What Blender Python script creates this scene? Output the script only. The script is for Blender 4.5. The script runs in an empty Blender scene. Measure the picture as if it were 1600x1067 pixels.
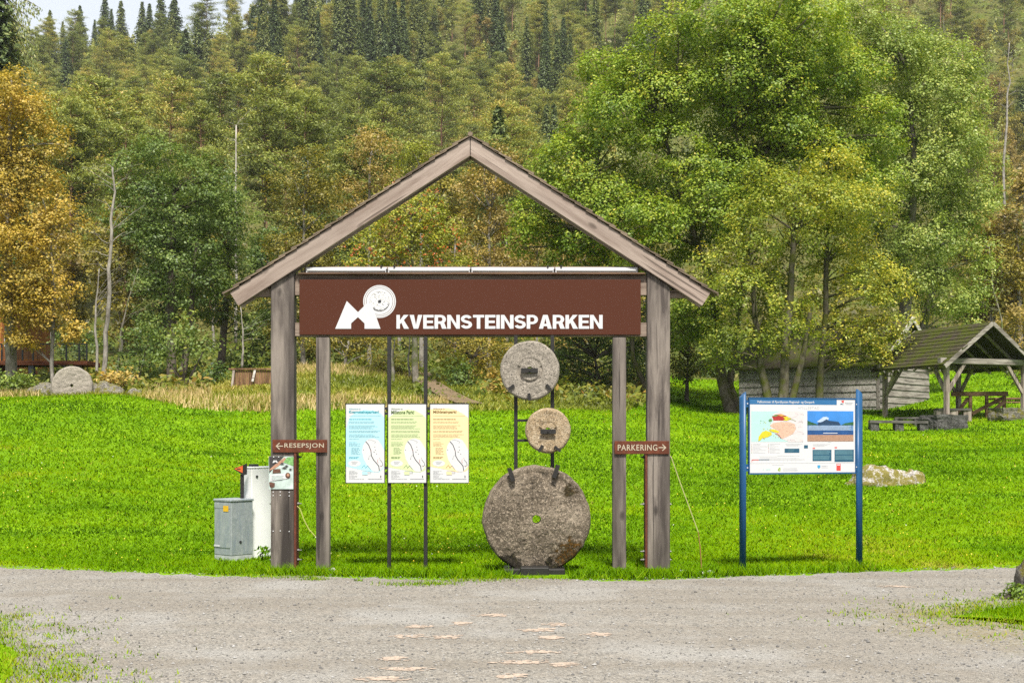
import bpy, bmesh, math, random
import numpy as np
from mathutils import Vector, Matrix, noise as mnoise

# ------------------------------------------------------------------ scene basics
SC = bpy.context.scene
COL = SC.collection
F, HV, CH = 2000.0, 680.0, 1.75          # focal length in photo pixels, horizon row, eye height

def PX(u, Y): return (u - 800.0) / F * Y
def PZ(v, Y): return CH + (HV - v) / F * Y
def P(u, v, Y): return Vector((PX(u, Y), Y, PZ(v, Y)))

# ------------------------------------------------------------------ terrain height
_UC = np.array([-600, 0, 180, 300, 420, 520, 640, 760, 900, 1000, 1080, 1200, 1400, 1600, 2200], float)
_YC = np.array([18, 25, 35, 45, 52, 60, 70, 80, 100, 150, 200, 300, 400, 470, 620], float)
_VC = np.array([
    [874.4] * 15,
    [764, 764, 768, 780, 790, 792, 792, 792, 792, 792, 792, 792, 792, 790, 788],
    [676, 676, 678, 705, 712, 714, 714, 715, 715, 715, 717, 718, 718, 712, 706],
    [622, 622, 619, 640, 644, 646, 648, 650, 650, 655, 664, 676, 690, 686, 676],
    [621, 621, 618, 618, 608, 605, 618, 630, 630, 638, 648, 656, 658, 651, 636],
    [606, 606, 603, 600, 580, 573, 592, 600, 600, 610, 630, 634, 634, 618, 600],
    [588, 588, 584, 580, 574, 570, 575, 580, 580, 590, 608, 610, 608, 590, 570],
    [568, 568, 564, 560, 560, 560, 560, 560, 560, 570, 590, 590, 582, 565, 545],
    [525] * 15, [440] * 15, [360] * 15,
    [225, 225, 225, 225, 225, 225, 225, 225, 220, 220, 220, 215, 210, 210, 210],
    [118, 108, 100, 92, 62, 40, 20, 10, 0, 0, -5, -10, -15, -20, -20],
    [92, 84, 78, 70, 30, 0, -30, -40, -60, -60, -60, -70, -80, -90, -90],
    [120, 115, 110, 105, 90, 60, 20, 0, -20, -30, -30, -40, -50, -60, -60]], float)
_ZC = CH + (HV - _VC) / F * _YC[:, None]
_GU = np.arange(-600, 2201, 20.0)
_GY = np.concatenate([np.arange(0, 120, 1.0), np.arange(120, 621, 4.0)])
_T = np.zeros((len(_GY), len(_GU)))
for _j, _y in enumerate(_GY):
    if _y <= 18:
        continue
    row = np.array([np.interp(_y, _YC, _ZC[:, k]) for k in range(len(_UC))])
    _T[_j] = np.interp(_GU, _UC, row)
_k = np.array([1, 2, 3, 2, 1.]) / 9
_S = _T
for _i in range(4): _S = np.apply_along_axis(lambda a: np.convolve(np.pad(a, 2, mode='edge'), _k, 'valid'), 0, _S)
_S = np.apply_along_axis(lambda a: np.convolve(np.pad(a, 2, mode='edge'), _k, 'valid'), 1, _S)
_w = np.clip((_GY - 17.5) / 4.0, 0, 1)[:, None]
_T = _S * _w

def HH(x, y):
    x = np.asarray(x, float); y = np.asarray(y, float)
    yy = np.clip(y, 0, 619.9)
    u = np.clip(800 + F * x / np.maximum(yy, 1.0), -600, 2199.9)
    fu = (u + 600) / 20.0; iu = fu.astype(int); fu = fu - iu
    iy = np.clip(np.searchsorted(_GY, yy, side='right') - 1, 0, len(_GY) - 2)
    fy = (yy - _GY[iy]) / (_GY[iy + 1] - _GY[iy])
    a = _T[iy, iu] * (1 - fu) + _T[iy, iu + 1] * fu
    b = _T[iy + 1, iu] * (1 - fu) + _T[iy + 1, iu + 1] * fu
    return a * (1 - fy) + b * fy

def H1(x, y): return float(HH(np.array([x]), np.array([y]))[0])
def G(u, Y):
    x = PX(u, Y); return Vector((x, Y, H1(x, Y)))

_LU = [-600, 0, 200, 300, 640, 760, 980, 1015, 1045, 2200]
_LY = [48, 48, 48.5, 45.5, 46, 47.5, 49, 55, 77, 77]
def lawn_edge(u): return np.interp(u, _LU, _LY)

# ------------------------------------------------------------------ materials
class N:
    def __init__(s, name):
        s.m = bpy.data.materials.new(name); s.m.use_nodes = True
        s.t = s.m.node_tree; s.t.nodes.clear()
        s.o = s.t.nodes.new('ShaderNodeOutputMaterial')
    def n(s, kind, **kw):
        nd = s.t.nodes.new('ShaderNode' + kind)
        for k, v in kw.items():
            if k in nd.inputs: s.set(nd.inputs[k], v)
            else: setattr(nd, k, v)
        return nd
    def set(s, sock, v):
        if hasattr(v, 'is_output') or isinstance(v, bpy.types.NodeSocket): s.t.links.new(v, sock)
        else:
            if isinstance(v, (tuple, list)) and len(v) == 3 and len(sock.default_value) == 4: v = (*v, 1)
            sock.default_value = v
    def coord(s, which='Object', scale=(1, 1, 1), loc=(0, 0, 0)):
        c = s.n('TexCoord'); mp = s.n('Mapping')
        s.t.links.new(c.outputs[which], mp.inputs['Vector'])
        mp.inputs['Scale'].default_value = scale; mp.inputs['Location'].default_value = loc
        return mp.outputs[0]
    def noise(s, vec, scale, detail=3, rough=.55, out='Fac'):
        nd = s.n('TexNoise', Scale=scale, Detail=detail, Roughness=rough); s.t.links.new(vec, nd.inputs['Vector'])
        return nd.outputs[out]
    def voro(s, vec, scale, out='Distance', feature='F1'):
        nd = s.n('TexVoronoi', Scale=scale); nd.feature = feature; s.t.links.new(vec, nd.inputs['Vector'])
        return nd.outputs[out]
    def ramp(s, fac, stops, interp='LINEAR'):
        nd = s.n('ValToRGB'); cr = nd.color_ramp; cr.interpolation = interp
        while len(cr.elements) < len(stops): cr.elements.new(.5)
        for e, (p, c) in zip(cr.elements, stops):
            e.position = p; e.color = (*c, 1) if isinstance(c, (tuple, list)) else (c, c, c, 1)
        s.t.links.new(fac, nd.inputs[0]); return nd.outputs[0]
    def mix(s, fac, a, b, mode='MIX'):
        nd = s.n('Mix'); nd.data_type = 'RGBA'; nd.blend_type = mode
        s.set(nd.inputs[0], fac); s.set(nd.inputs[6], a); s.set(nd.inputs[7], b)
        return nd.outputs[2]
    def math(s, op, a, b=0.0):
        nd = s.n('Math'); nd.operation = op
        s.set(nd.inputs[0], a); s.set(nd.inputs[1], b); return nd.outputs[0]
    def bump(s, h, strength=.3, dist=.01):
        nd = s.n('Bump', Strength=strength, Distance=dist); s.t.links.new(h, nd.inputs['Height']); return nd.outputs[0]
    def bsdf(s, color, rough=.8, metal=0.0, normal=None, spec=.3):
        nd = s.n('BsdfPrincipled')
        s.set(nd.inputs['Base Color'], color); s.set(nd.inputs['Roughness'], rough)
        nd.inputs['Metallic'].default_value = metal
        nd.inputs['Specular IOR Level'].default_value = spec
        if normal is not None: s.t.links.new(normal, nd.inputs['Normal'])
        s.t.links.new(nd.outputs[0], s.o.inputs[0]); return s.m

def flat(name, c, rough=.6, metal=0.0, spec=.3, var=.12, scale=14):
    c = tuple(x * .65 for x in c)
    n = N(name); v = n.coord()
    f = n.noise(v, scale, 4)
    col = n.ramp(f, [(.3, tuple(x * (1 - var) for x in c)), (.7, tuple(min(1, x * (1 + var)) for x in c))])
    return n.bsdf(col, rough, metal, spec=spec)

def wood(name, axis, light, mid, dark, streak=1.0, knots=True, bump=.5):
    light, mid, dark = (tuple(x * .84 for x in c) for c in (light, mid, dark))
    n = N(name)
    st = {'X': (.12, 1, 1), 'Y': (1, .12, 1), 'Z': (1, 1, .12)}[axis]
    c = n.n('TexCoord'); oi = n.n('ObjectInfo')
    off = n.n('VectorMath'); off.operation = 'MULTIPLY_ADD'
    comb = n.n('CombineXYZ')
    for i in range(3): n.t.links.new(oi.outputs['Random'], comb.inputs[i])
    n.t.links.new(comb.outputs[0], off.inputs[0]); off.inputs[1].default_value = (37, 53, 71)
    n.t.links.new(c.outputs['Object'], off.inputs[2])
    mp = n.n('Mapping'); n.t.links.new(off.outputs[0], mp.inputs[0]); mp.inputs['Scale'].default_value = st
    v = mp.outputs[0]
    # warped grain
    wv = n.noise(v, 5, 2, .5, 'Color')
    wm = n.n('VectorMath'); wm.operation = 'MULTIPLY_ADD'
    n.t.links.new(wv, wm.inputs[0]); wm.inputs[1].default_value = (.12, .12, .12); n.t.links.new(v, wm.inputs[2])
    g1 = n.noise(wm.outputs[0], 60, 5, .65)
    g2 = n.noise(wm.outputs[0], 9, 4, .6)
    g3 = n.noise(mp.outputs[0], 3.2, 3, .5)
    col = n.ramp(g1, [(.25, mid), (.75, light)])
    col = n.mix(n.ramp(g2, [(.42, 0.0), (.66, 1.0)]), col, dark)
    col = n.mix(n.math('MULTIPLY', n.ramp(g3, [(.5, 0.0), (.72, 1.0)]), .75 * streak), col, tuple(x * .55 for x in dark))
    mc = n.n('Mapping'); n.t.links.new(off.outputs[0], mc.inputs[0]); mc.inputs['Scale'].default_value = {'X': (.02, 1, 1), 'Y': (1, .02, 1), 'Z': (1, 1, .02)}[axis]
    ck = n.noise(mc.outputs[0], 26, 2, .4); crack = n.ramp(ck, [(.655, 0.0), (.685, 1.0)])
    col = n.mix(n.math('MULTIPLY', crack, .75), col, tuple(x * .35 for x in dark))
    hgt = n.math('SUBTRACT', n.math('ADD', g1, n.math('MULTIPLY', g2, .7)), n.math('MULTIPLY', crack, 1.2))
    if knots:
        mk = n.n('Mapping'); n.t.links.new(off.outputs[0], mk.inputs[0])
        mk.inputs['Scale'].default_value = {'X': (.5, 1, 1), 'Y': (1, .5, 1), 'Z': (1, 1, .5)}[axis]
        d = n.voro(mk.outputs[0], 3.4)
        kn = n.ramp(d, [(.05, 1.0), (.10, .55), (.13, 0.0)])
        col = n.mix(n.math('MULTIPLY', kn, .7), col, tuple(x * .35 for x in dark))
    nrm = n.bump(hgt, bump, .006)
    return n.bsdf(col, .85, normal=nrm, spec=.2)

def leafmat(name, stops, trans=.32, objvar=.22, gloss=.02, upright=0.0):
    n = N(name)
    a = n.n('Attribute'); a.attribute_name = 'tint'
    oi = n.n('ObjectInfo')
    r = n.math('MULTIPLY_ADD', oi.outputs['Random'], objvar); n.t.nodes[-1].inputs[2].default_value = -objvar / 2
    f = n.math('ADD', a.outputs['Fac'], r)
    col = n.ramp(f, stops)
    d = n.n('BsdfDiffuse'); n.t.links.new(col, d.inputs[0])
    if upright:                  # short turf is lit as one soft surface, not blade by blade
        g = n.n('NewGeometry'); vm = n.n('Mix'); vm.data_type = 'VECTOR'; vm.inputs[0].default_value = upright
        n.t.links.new(g.outputs['Normal'], vm.inputs[4]); vm.inputs[5].default_value = (0, 0, 1)
        nn = n.n('VectorMath'); nn.operation = 'NORMALIZE'; n.t.links.new(vm.outputs[1], nn.inputs[0]); n.t.links.new(nn.outputs[0], d.inputs['Normal'])
    nrm_out = nn.outputs[0] if upright else None
    tr = n.n('BsdfTranslucent'); n.t.links.new(n.mix(1.0, col, (1.0, 1.0, .55), 'MULTIPLY'), tr.inputs[0])
    if nrm_out: n.t.links.new(nrm_out, tr.inputs['Normal'])
    mx = n.n('MixShader', Fac=trans); n.t.links.new(d.outputs[0], mx.inputs[1]); n.t.links.new(tr.outputs[0], mx.inputs[2])
    gl = n.n('BsdfGlossy', Roughness=.5); gl.inputs[0].default_value = (1, 1, 1, 1)
    m2 = n.n('MixShader', Fac=gloss); n.t.links.new(mx.outputs[0], m2.inputs[1]); n.t.links.new(gl.outputs[0], m2.inputs[2])
    n.t.links.new(m2.outputs[0], n.o.inputs[0]); return n.m

def barkmat(name, a, b, scale=7, patches=None):
    n = N(name); v = n.coord(scale=(1, 1, .45))
    g = n.noise(v, scale, 6, .7)
    col = n.ramp(g, [(.35, a), (.65, b)])
    if patches:
        p = n.noise(n.coord(), 2.2, 4, .6)
        col = n.mix(n.ramp(p, [(.45, 0.0), (.6, 1.0)]), col, patches)
    return n.bsdf(col, .9, normal=n.bump(g, .6, .03), spec=.15)

# ------------------------------------------------------------------ object helpers
def tag(o, label=None, cat=None, group=None, kind=None):
    if label: o['label'] = label
    if cat: o['category'] = cat
    if group: o['group'] = group
    if kind: o['kind'] = kind
    return o

def empty(name, loc=(0, 0, 0), rz=0.0, label=None, cat=None, group=None):
    o = bpy.data.objects.new(name, None); COL.objects.link(o)
    o.location = loc; o.rotation_euler = (0, 0, rz); o.empty_display_size = .2
    return tag(o, label, cat, group)

class MB:
    """collects shapes; build() links them as ONE mesh object"""
    def __init__(s): s.v = []; s.f = []; s.m = []
    def add(s, vs, fs, m=0):
        b = len(s.v); s.v += [tuple(p) for p in vs]
        s.f += [tuple(i + b for i in f) for f in fs]; s.m += [m] * len(fs); return s
    def box(s, x0, x1, y0, y1, z0, z1, m=0):
        vs = [(x0, y0, z0), (x1, y0, z0), (x1, y1, z0), (x0, y1, z0), (x0, y0, z1), (x1, y0, z1), (x1, y1, z1), (x0, y1, z1)]
        return s.add(vs, [(0, 3, 2, 1), (4, 5, 6, 7), (0, 1, 5, 4), (1, 2, 6, 5), (2, 3, 7, 6), (3, 0, 4, 7)], m)
    def bar(s, a, b, w, d, m=0, up=(0, 1, 0)):
        """square bar from a to b; w across, d along 'up'"""
        a = Vector(a); b = Vector(b); t = (b - a).normalized(); n = Vector(up); n = (n - t * n.dot(t)).normalized()
        c = t.cross(n)
        vs = []
        for p in (a, b):
            for i, j in ((-1, -1), (1, -1), (1, 1), (-1, 1)): vs.append(p + c * (i * w / 2) + n * (j * d / 2))
        return s.add(vs, [(0, 1, 2, 3), (7, 6, 5, 4), (0, 4, 5, 1), (1, 5, 6, 2), (2, 6, 7, 3), (3, 7, 4, 0)], m)
    def tube(s, pts, rad, n=8, m=0, cap=True):
        pts = [Vector(p) for p in pts]
        if not hasattr(rad, '__len__'): rad = [rad] * len(pts)
        b = len(s.v); ref = Vector((.3, .9, .1))
        for i, p in enumerate(pts):
            t = (pts[min(i + 1, len(pts) - 1)] - pts[max(i - 1, 0)]).normalized()
            if abs(t.dot(ref)) > .95: ref = Vector((.9, .1, .3))
            e = (ref - t * ref.dot(t)).normalized(); g = t.cross(e); ref = e
            for k in range(n):
                a = 2 * math.pi * k / n; s.v.append(tuple(p + (e * math.cos(a) + g * math.sin(a)) * rad[i]))
        for i in range(len(pts) - 1):
            for k in range(n):
                s.f.append((b + i * n + k, b + i * n + (k + 1) % n, b + (i + 1) * n + (k + 1) % n, b + (i + 1) * n + k)); s.m.append(m)
        if cap:
            s.f.append(tuple(b + k for k in range(n))[::-1]); s.m.append(m)
            s.f.append(tuple(b + (len(pts) - 1) * n + k for k in range(n))); s.m.append(m)
        return s
    def plate(s, pts, y, m=0):
        """flat polygon in an XZ plane facing -Y"""
        a = sum(p[0] * q[1] - q[0] * p[1] for p, q in zip(pts, pts[1:] + pts[:1]))
        if a < 0: pts = pts[::-1]
        return s.add([(p[0], y, p[1]) for p in pts], [tuple(range(len(pts)))], m)
    def rect(s, x0, x1, z0, z1, y, m=0): return s.plate([(x0, z0), (x1, z0), (x1, z1), (x0, z1)], y, m)
    def disc(s, x, z, rx, rz, y, m=0, n=32): return s.plate([(x + rx * math.cos(2 * math.pi * k / n), z + rz * math.sin(2 * math.pi * k / n)) for k in range(n)], y, m)
    def ring(s, x, z, r0, r1, y, m=0, n=40):
        vs = []; fs = []
        for k in range(n):
            a = 2 * math.pi * k / n
            vs += [(x + r0 * math.cos(a), y, z + r0 * math.sin(a)), (x + r1 * math.cos(a), y, z + r1 * math.sin(a))]
        for k in range(n):
            j = (k + 1) % n; fs.append((2 * k, 2 * k + 1, 2 * j + 1, 2 * j))
        return s.add(vs, fs, m)
    def line(s, pts, w, y, m=0):
        for (ax, az), (bx, bz) in zip(pts, pts[1:]):
            dx, dz = bx - ax, bz - az; l = math.hypot(dx, dz) or 1; nx, nz = -dz / l * w / 2, dx / l * w / 2
            ex, ez = dx / l * w * .3, dz / l * w * .3
            s.plate([(ax - nx - ex, az - nz - ez), (bx - nx + ex, bz - nz + ez), (bx + nx + ex, bz + nz + ez), (ax + nx - ex, az + nz - ez)], y, m)
            y -= .00012
        return s
    def text(s, body, x0, x1, z0, z1, y, m=0, bold=0.0, space=1.0, keep=False):
        cu = bpy.data.curves.new('t', 'FONT'); cu.body = body; cu.size = 1; cu.offset = bold; cu.space_character = space
        cu.resolution_u = 3
        ob = bpy.data.objects.new('t', cu); COL.objects.link(ob)
        dg = bpy.context.evaluated_depsgraph_get()
        me = bpy.data.meshes.new_from_object(ob.evaluated_get(dg))
        vs = [v.co.copy() for v in me.vertices]; fs = [tuple(p.vertices) for p in me.polygons]
        bpy.data.objects.remove(ob); bpy.data.curves.remove(cu); bpy.data.meshes.remove(me)
        if not vs: return s
        ax = min(v.x for v in vs); bx = max(v.x for v in vs); az = min(v.y for v in vs); bz = max(v.y for v in vs)
        sx = (x1 - x0) / (bx - ax); sz = (z1 - z0) / (bz - az)
        if keep: sx = sz
        return s.add([(x0 + (v.x - ax) * sx, y, z0 + (v.y - az) * sz) for v in vs], fs, m)
    def build(s, name, mats, parent=None, local=False, bevel=0.0, smooth=False, mw=None):
        me = bpy.data.meshes.new(name)
        off = Vector((0, 0, 0))
        if parent is not None and not local:
            p = parent
            while p is not None: off = off + p.location; p = p.parent
        me.from_pydata([(v[0] - off.x, v[1] - off.y, v[2] - off.z) for v in s.v], [], s.f)
        for m in (mats if isinstance(mats, (list, tuple)) else [mats]): me.materials.append(m)
        me.polygons.foreach_set('material_index', s.m)
        if bevel:
            bm = bmesh.new(); bm.from_mesh(me)
            bmesh.ops.bevel(bm, geom=bm.edges[:], offset=bevel, segments=1, affect='EDGES', clamp_overlap=True)
            bm.to_mesh(me); bm.free()
        if smooth: me.polygons.foreach_set('use_smooth', [True] * len(me.polygons))
        me.update()
        o = bpy.data.objects.new(name, me); COL.objects.link(o)
        if parent is not None: o.parent = parent
        if mw is not None: o.matrix_local = mw
        return o

def np_mesh(name, V, Fc, mats, tint=None, parent=None, midx=None, smooth=False):
    """V (n,3), Fc (m,k): one mesh object from numpy arrays"""
    me = bpy.data.meshes.new(name)
    V = np.ascontiguousarray(V, np.float32); Fc = np.ascontiguousarray(Fc, np.int32)
    m, k = Fc.shape
    me.vertices.add(len(V)); me.vertices.foreach_set('co', V.ravel())
    me.loops.add(m * k); me.loops.foreach_set('vertex_index', Fc.ravel())
    me.polygons.add(m); me.polygons.foreach_set('loop_start', np.arange(0, m * k, k, dtype=np.int32))
    for mt in (mats if isinstance(mats, (list, tuple)) else [mats]): me.materials.append(mt)
    if midx is not None: me.polygons.foreach_set('material_index', np.ascontiguousarray(midx, np.int32))
    if tint is not None:
        at = me.attributes.new('tint', 'FLOAT', 'FACE'); at.data.foreach_set('value', np.ascontiguousarray(tint, np.float32))
    me.polygons.foreach_set('use_smooth', np.full(m, smooth))
    me.update(calc_edges=True)
    o = bpy.data.objects.new(name, me); COL.objects.link(o)
    if parent is not None: o.parent = parent
    return o

def unit(a): return a / np.maximum(np.linalg.norm(a, axis=-1, keepdims=True), 1e-9)

def leafquads(C, Nn, L, W, rng, T=None):
    n = len(C)
    if T is None:
        T = rng.normal(size=(n, 3))
    Nn = unit(Nn); T = T - Nn * np.sum(T * Nn, 1, keepdims=True); T = unit(T); B = np.cross(Nn, T)
    L = np.broadcast_to(np.asarray(L, float), (n,))[:, None]; W = np.broadcast_to(np.asarray(W, float), (n,))[:, None]
    Q = np.stack([C - T * L / 2, C + B * W / 2 - T * L * .08, C + T * L / 2, C - B * W / 2 - T * L * .08], 1)
    return Q.reshape(-1, 3), np.arange(n * 4).reshape(-1, 4)
# ------------------------------------------------------------------ materials used
M = {}
M['post'] = wood('weathered_post_wood', 'Z', (.247, .211, .182), (.186, .158, .136), (.072, .059, .053), streak=1.35)
M['barge'] = wood('weathered_barge_wood', 'X', (.392, .319, .272), (.330, .266, .225), (.223, .168, .138), streak=.5)
M['beam'] = wood('weathered_beam_wood', 'X', (0.296, 0.234, 0.188), (0.222, 0.171, 0.135), (0.104, 0.073, 0.056))
M['ledge'] = wood('stained_ledge_wood', 'X', (.20, .12, .075), (.15, .09, .055), (.08, .05, .03), knots=False)
M['shingle'] = wood('mossy_shingle', 'X', (.27, .215, .15), (.19, .14, .10), (.08, .06, .042), knots=False)
M['rust'] = flat('rusted_steel', (0.140, 0.038, 0.021), .7, .2, var=.35, scale=30)
M['bolt'] = flat('bolt_steel', (.13, .13, .12), .5, .7)
M['black'] = flat('black_painted_steel', (.028, .026, .024), .5, .1, var=.3, scale=40)
M['brown_sign'] = flat('brown_sign_face', (.091, .031, .018), .6, 0, .08, var=.10, scale=420)
M['white'] = flat('white_print', (.70, .70, .715), .5, 0, var=.01)
M['dark'] = flat('dark_print', (.035, .035, .04), .6, var=.05)
M['gold'] = flat('cut_out_letter', (.52, .44, .33), .6, var=.1)
M['rust_sign'] = flat('rusted_sign_plate', (0.124, 0.030, 0.010), .65, 0, var=.4, scale=16)
M['tube'] = flat('white_lamp_tube', (.74, .74, .74), .3, var=.02)
M['galv'] = None

def galvanised():
    n = N('galvanised_sheet'); v = n.coord()
    f = n.noise(v, 9, 5, .65); st = n.noise(n.coord(scale=(1, 1, .12)), 22, 3)
    sp = n.voro(v, 55)
    col = n.ramp(f, [(.3, (0.173, 0.204, 0.219)), (.55, (0.259, 0.285, 0.296)), (.75, (0.374, 0.392, 0.385))])
    col = n.mix(n.ramp(st, [(.5, 0.0), (.7, .55)]), col, (0.144, 0.192, 0.246))
    col = n.mix(n.math('MULTIPLY', sp, .35), col, (0.432, 0.459, 0.462))
    return n.bsdf(col, .5, .35, spec=.4)
M['galv'] = galvanised()

def stone(name, a, b, c, fleck=(.02, .02, .02), moss=None, scale=115, rust=None, rmin=.50):
    a, b, c = (tuple(x * .84 for x in q) for q in (a, b, c))
    n = N(name); v = n.coord()
    big = n.noise(v, 3.0, 5, .6); fine = n.noise(v, scale, 4, .75); vo = n.voro(v, scale * .8, 'Color')
    sep = n.n('SeparateColor'); n.t.links.new(vo, sep.inputs[0])
    col = n.ramp(big, [(.3, a), (.52, b), (.72, c)])
    col = n.mix(n.ramp(fine, [(.36, .55), (.5, 0.0)]), col, tuple(x * .45 for x in a))
    col = n.mix(n.ramp(sep.outputs[0], [(.74, 0.0), (.82, .45)]), col, tuple(min(.8, x * 1.5) for x in c))
    col = n.mix(n.ramp(sep.outputs[1], [(.88, 0.0), (.92, .6)]), col, fleck)
    pit = n.noise(v, 14, 4, .7)
    col = n.mix(n.ramp(pit, [(.30, .8), (.42, 0.0)]), col, tuple(x * .45 for x in a))
    for moss_shade_c, centre, rad in moss or ():  # spots of moss, and shade painted in as a dark spot
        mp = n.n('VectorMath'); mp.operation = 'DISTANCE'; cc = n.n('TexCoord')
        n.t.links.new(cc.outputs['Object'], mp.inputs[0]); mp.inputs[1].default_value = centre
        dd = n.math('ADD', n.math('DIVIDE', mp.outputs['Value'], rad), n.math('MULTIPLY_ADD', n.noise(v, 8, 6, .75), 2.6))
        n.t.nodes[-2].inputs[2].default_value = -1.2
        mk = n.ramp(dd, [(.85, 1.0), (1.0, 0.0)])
        mcol = n.ramp(n.noise(v, 26, 3), [(.4, moss_shade_c), (.52, tuple(x * .3 for x in moss_shade_c)), (.66, (.05, .045, .02))])
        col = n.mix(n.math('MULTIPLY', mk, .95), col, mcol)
    if rust:
        col = n.mix(n.ramp(n.noise(v, 5.5, 4, .7), [(rmin, 0.0), (rmin + .08, .9)]), col, rust)
    h = n.math('ADD', fine, n.math('MULTIPLY', pit, 1.5))
    return n.bsdf(col, .95, normal=n.bump(h, .8, .02), spec=.15)
M['stone_grey'] = stone('grey_millstone', (0.246, 0.220, 0.185), (0.312, 0.276, 0.231), (0.377, 0.336, 0.281))
M['stone_tan'] = stone('tan_millstone', (0.294, 0.211, 0.125), (0.377, 0.284, 0.176), (0.478, 0.405, 0.301))
M['stone_big'] = stone('weathered_millstone', (.092, .074, .053), (.176, .142, .105), (.317, .263, .200), moss=[((.101, .051, .009), (.40, -.16, -.46), .24), ((.031, .026, .019), (-.34, -.12, -.60), .22), ((.026, .022, .014), (.16, -.14, -.68), .20), ((.053, .037, .015), (.44, -.14, .38), .12)], scale=85)  # lower right is moss; dark bottom-left spot paints the rim's shaded side
M['rock'] = stone('lichen_rock', (0.102, 0.093, 0.076), (0.170, 0.153, 0.124), (0.281, 0.264, 0.224), rust=(0.111, 0.102, 0.016), scale=40)
M['moss_rock'] = stone('mossy_rock', (.26, .235, .21), (.38, .35, .32), (.52, .49, .46), rust=(.13, .11, .008), scale=40, rmin=.43)
M['slab'] = stone('dark_stone', (.035, .034, .032), (.07, .067, .063), (.14, .136, .13), scale=40)

# ------------------------------------------------------------------ ground
def graded(a0, a1, step, lo, hi, growth=1.09):
    mid = list(np.arange(a0, a1 + 1e-6, step)); s = step
    while mid[-1] < hi: s *= growth; mid.append(mid[-1] + s)
    s = step; pre = []
    x = mid[0]
    while x > lo: s *= growth; x -= s; pre.append(x)
    return np.array(pre[::-1] + mid)

def groundmat_lawn():
    n = N('mown_grass'); v = n.coord()
    a = n.noise(v, .35, 4, .6); b = n.noise(v, 2.3, 5, .65); c = n.noise(v, 22, 4, .7)
    col = n.ramp(a, [(.3, (0.090, 0.198, 0.001)), (.5, (0.131, 0.249, 0.001)), (.7, (0.167, 0.280, 0.002))])
    col = n.mix(n.ramp(b, [(.35, .55), (.55, 0.0)]), col, (0.054, 0.129, 0.001))
    col = n.mix(n.ramp(c, [(.45, 0.0), (.75, .55)]), col, (0.171, 0.267, 0.004))
    return n.bsdf(col, .9, normal=n.bump(n.math('ADD', b, c), .6, .04), spec=.1)
def groundmat_forest():
    n = N('forest_floor'); v = n.coord()
    a = n.noise(v, .10, 4, .6); b = n.noise(v, .9, 5, .7)
    col = n.ramp(b, [(.3, (.040, .042, .012)), (.5, (.085, .085, .024)), (.7, (.15, .125, .045))])
    col = n.mix(n.ramp(a, [(.45, 0.0), (.6, .8)]), col, (.075, .10, .015))
    return n.bsdf(col, .95, normal=n.bump(b, 1, .4), spec=.05)
def groundmat_rough():
    n = N('rough_pasture'); v = n.coord()
    a = n.noise(v, .3, 4, .6); b = n.noise(v, 2.2, 5, .7)
    col = n.ramp(b, [(.3, (.07, .075, .008)), (.5, (.15, .165, .015)), (.7, (.27, .21, .06))])
    col = n.mix(n.ramp(a, [(.42, 0.0), (.6, .8)]), col, (.12, .20, .010))
    return n.bsdf(col, .95, normal=n.bump(b, 1, .2), spec=.05)
M['lawn'] = groundmat_lawn(); M['forest'] = groundmat_forest(); M['rough'] = groundmat_rough()

def terrain():
    xs = graded(-28, 30, .5, -420, 420); ys = np.concatenate([np.arange(-40, 14, 3.0), np.arange(14, 90, .5), graded(90, 92, 1, 89, 600, 1.05)[1:]])
    ys = np.unique(np.round(ys, 3))
    X, Y = np.meshgrid(xs, ys)
    rng = np.random.default_rng(5)
    Z = HH(X.ravel(), Y.ravel()).reshape(X.shape)
    bump = np.array([mnoise.noise((x * .45, y * .45, 3.1)) * .06 + mnoise.noise((x * .16, y * .16, 9.1)) * .10 for x, y in zip(X.ravel(), Y.ravel())]).reshape(X.shape)
    Z = Z + bump * np.clip((Y - 19) / 8, 0, 1) * np.clip((95 - Y) / 10, 0.3, 1)
    nx, ny = len(xs), len(ys)
    def on_mesh(x, y):                 # from here on heights are read off the ground mesh itself
        x = np.clip(np.asarray(x, float), xs[0], xs[-1] - 1e-3); y = np.clip(np.asarray(y, float), ys[0], ys[-1] - 1e-3)
        i = np.clip(np.searchsorted(xs, x, side='right') - 1, 0, nx - 2); j = np.clip(np.searchsorted(ys, y, side='right') - 1, 0, ny - 2)
        a = (x - xs[i]) / (xs[i + 1] - xs[i]); b = (y - ys[j]) / (ys[j + 1] - ys[j])
        return (Z[j, i] * (1 - a) + Z[j, i + 1] * a) * (1 - b) + (Z[j + 1, i] * (1 - a) + Z[j + 1, i + 1] * a) * b
    idx = np.arange(nx * ny).reshape(ny, nx)
    Q = np.stack([idx[:-1, :-1], idx[:-1, 1:], idx[1:, 1:], idx[1:, :-1]], -1).reshape(-1, 4)
    V = np.stack([X, Y, Z], -1).reshape(-1, 3)
    cx = V[Q].mean(1); u = np.clip(800 + F * cx[:, 0] / np.maximum(cx[:, 1], 1), -600, 2200)
    islawn = cx[:, 1] < lawn_edge(u) + .6 * np.sin(cx[:, 0] * 1.7)
    rough = (~islawn) & (cx[:, 1] < 72) & (u < 1040)
    for nm, sel, mt in (('lawn', islawn, 'lawn'), ('rough_pasture', rough, 'rough'), ('hillside', ~islawn & ~rough, 'forest')):
        q = Q[sel]; used, inv = np.unique(q, return_inverse=True)
        o = np_mesh(nm, V[used], inv.reshape(-1, 4), M[mt], smooth=True); tag(o, kind='structure')
    return on_mesh
HH = terrain()
RNG = np.random.default_rng(11)

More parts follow.
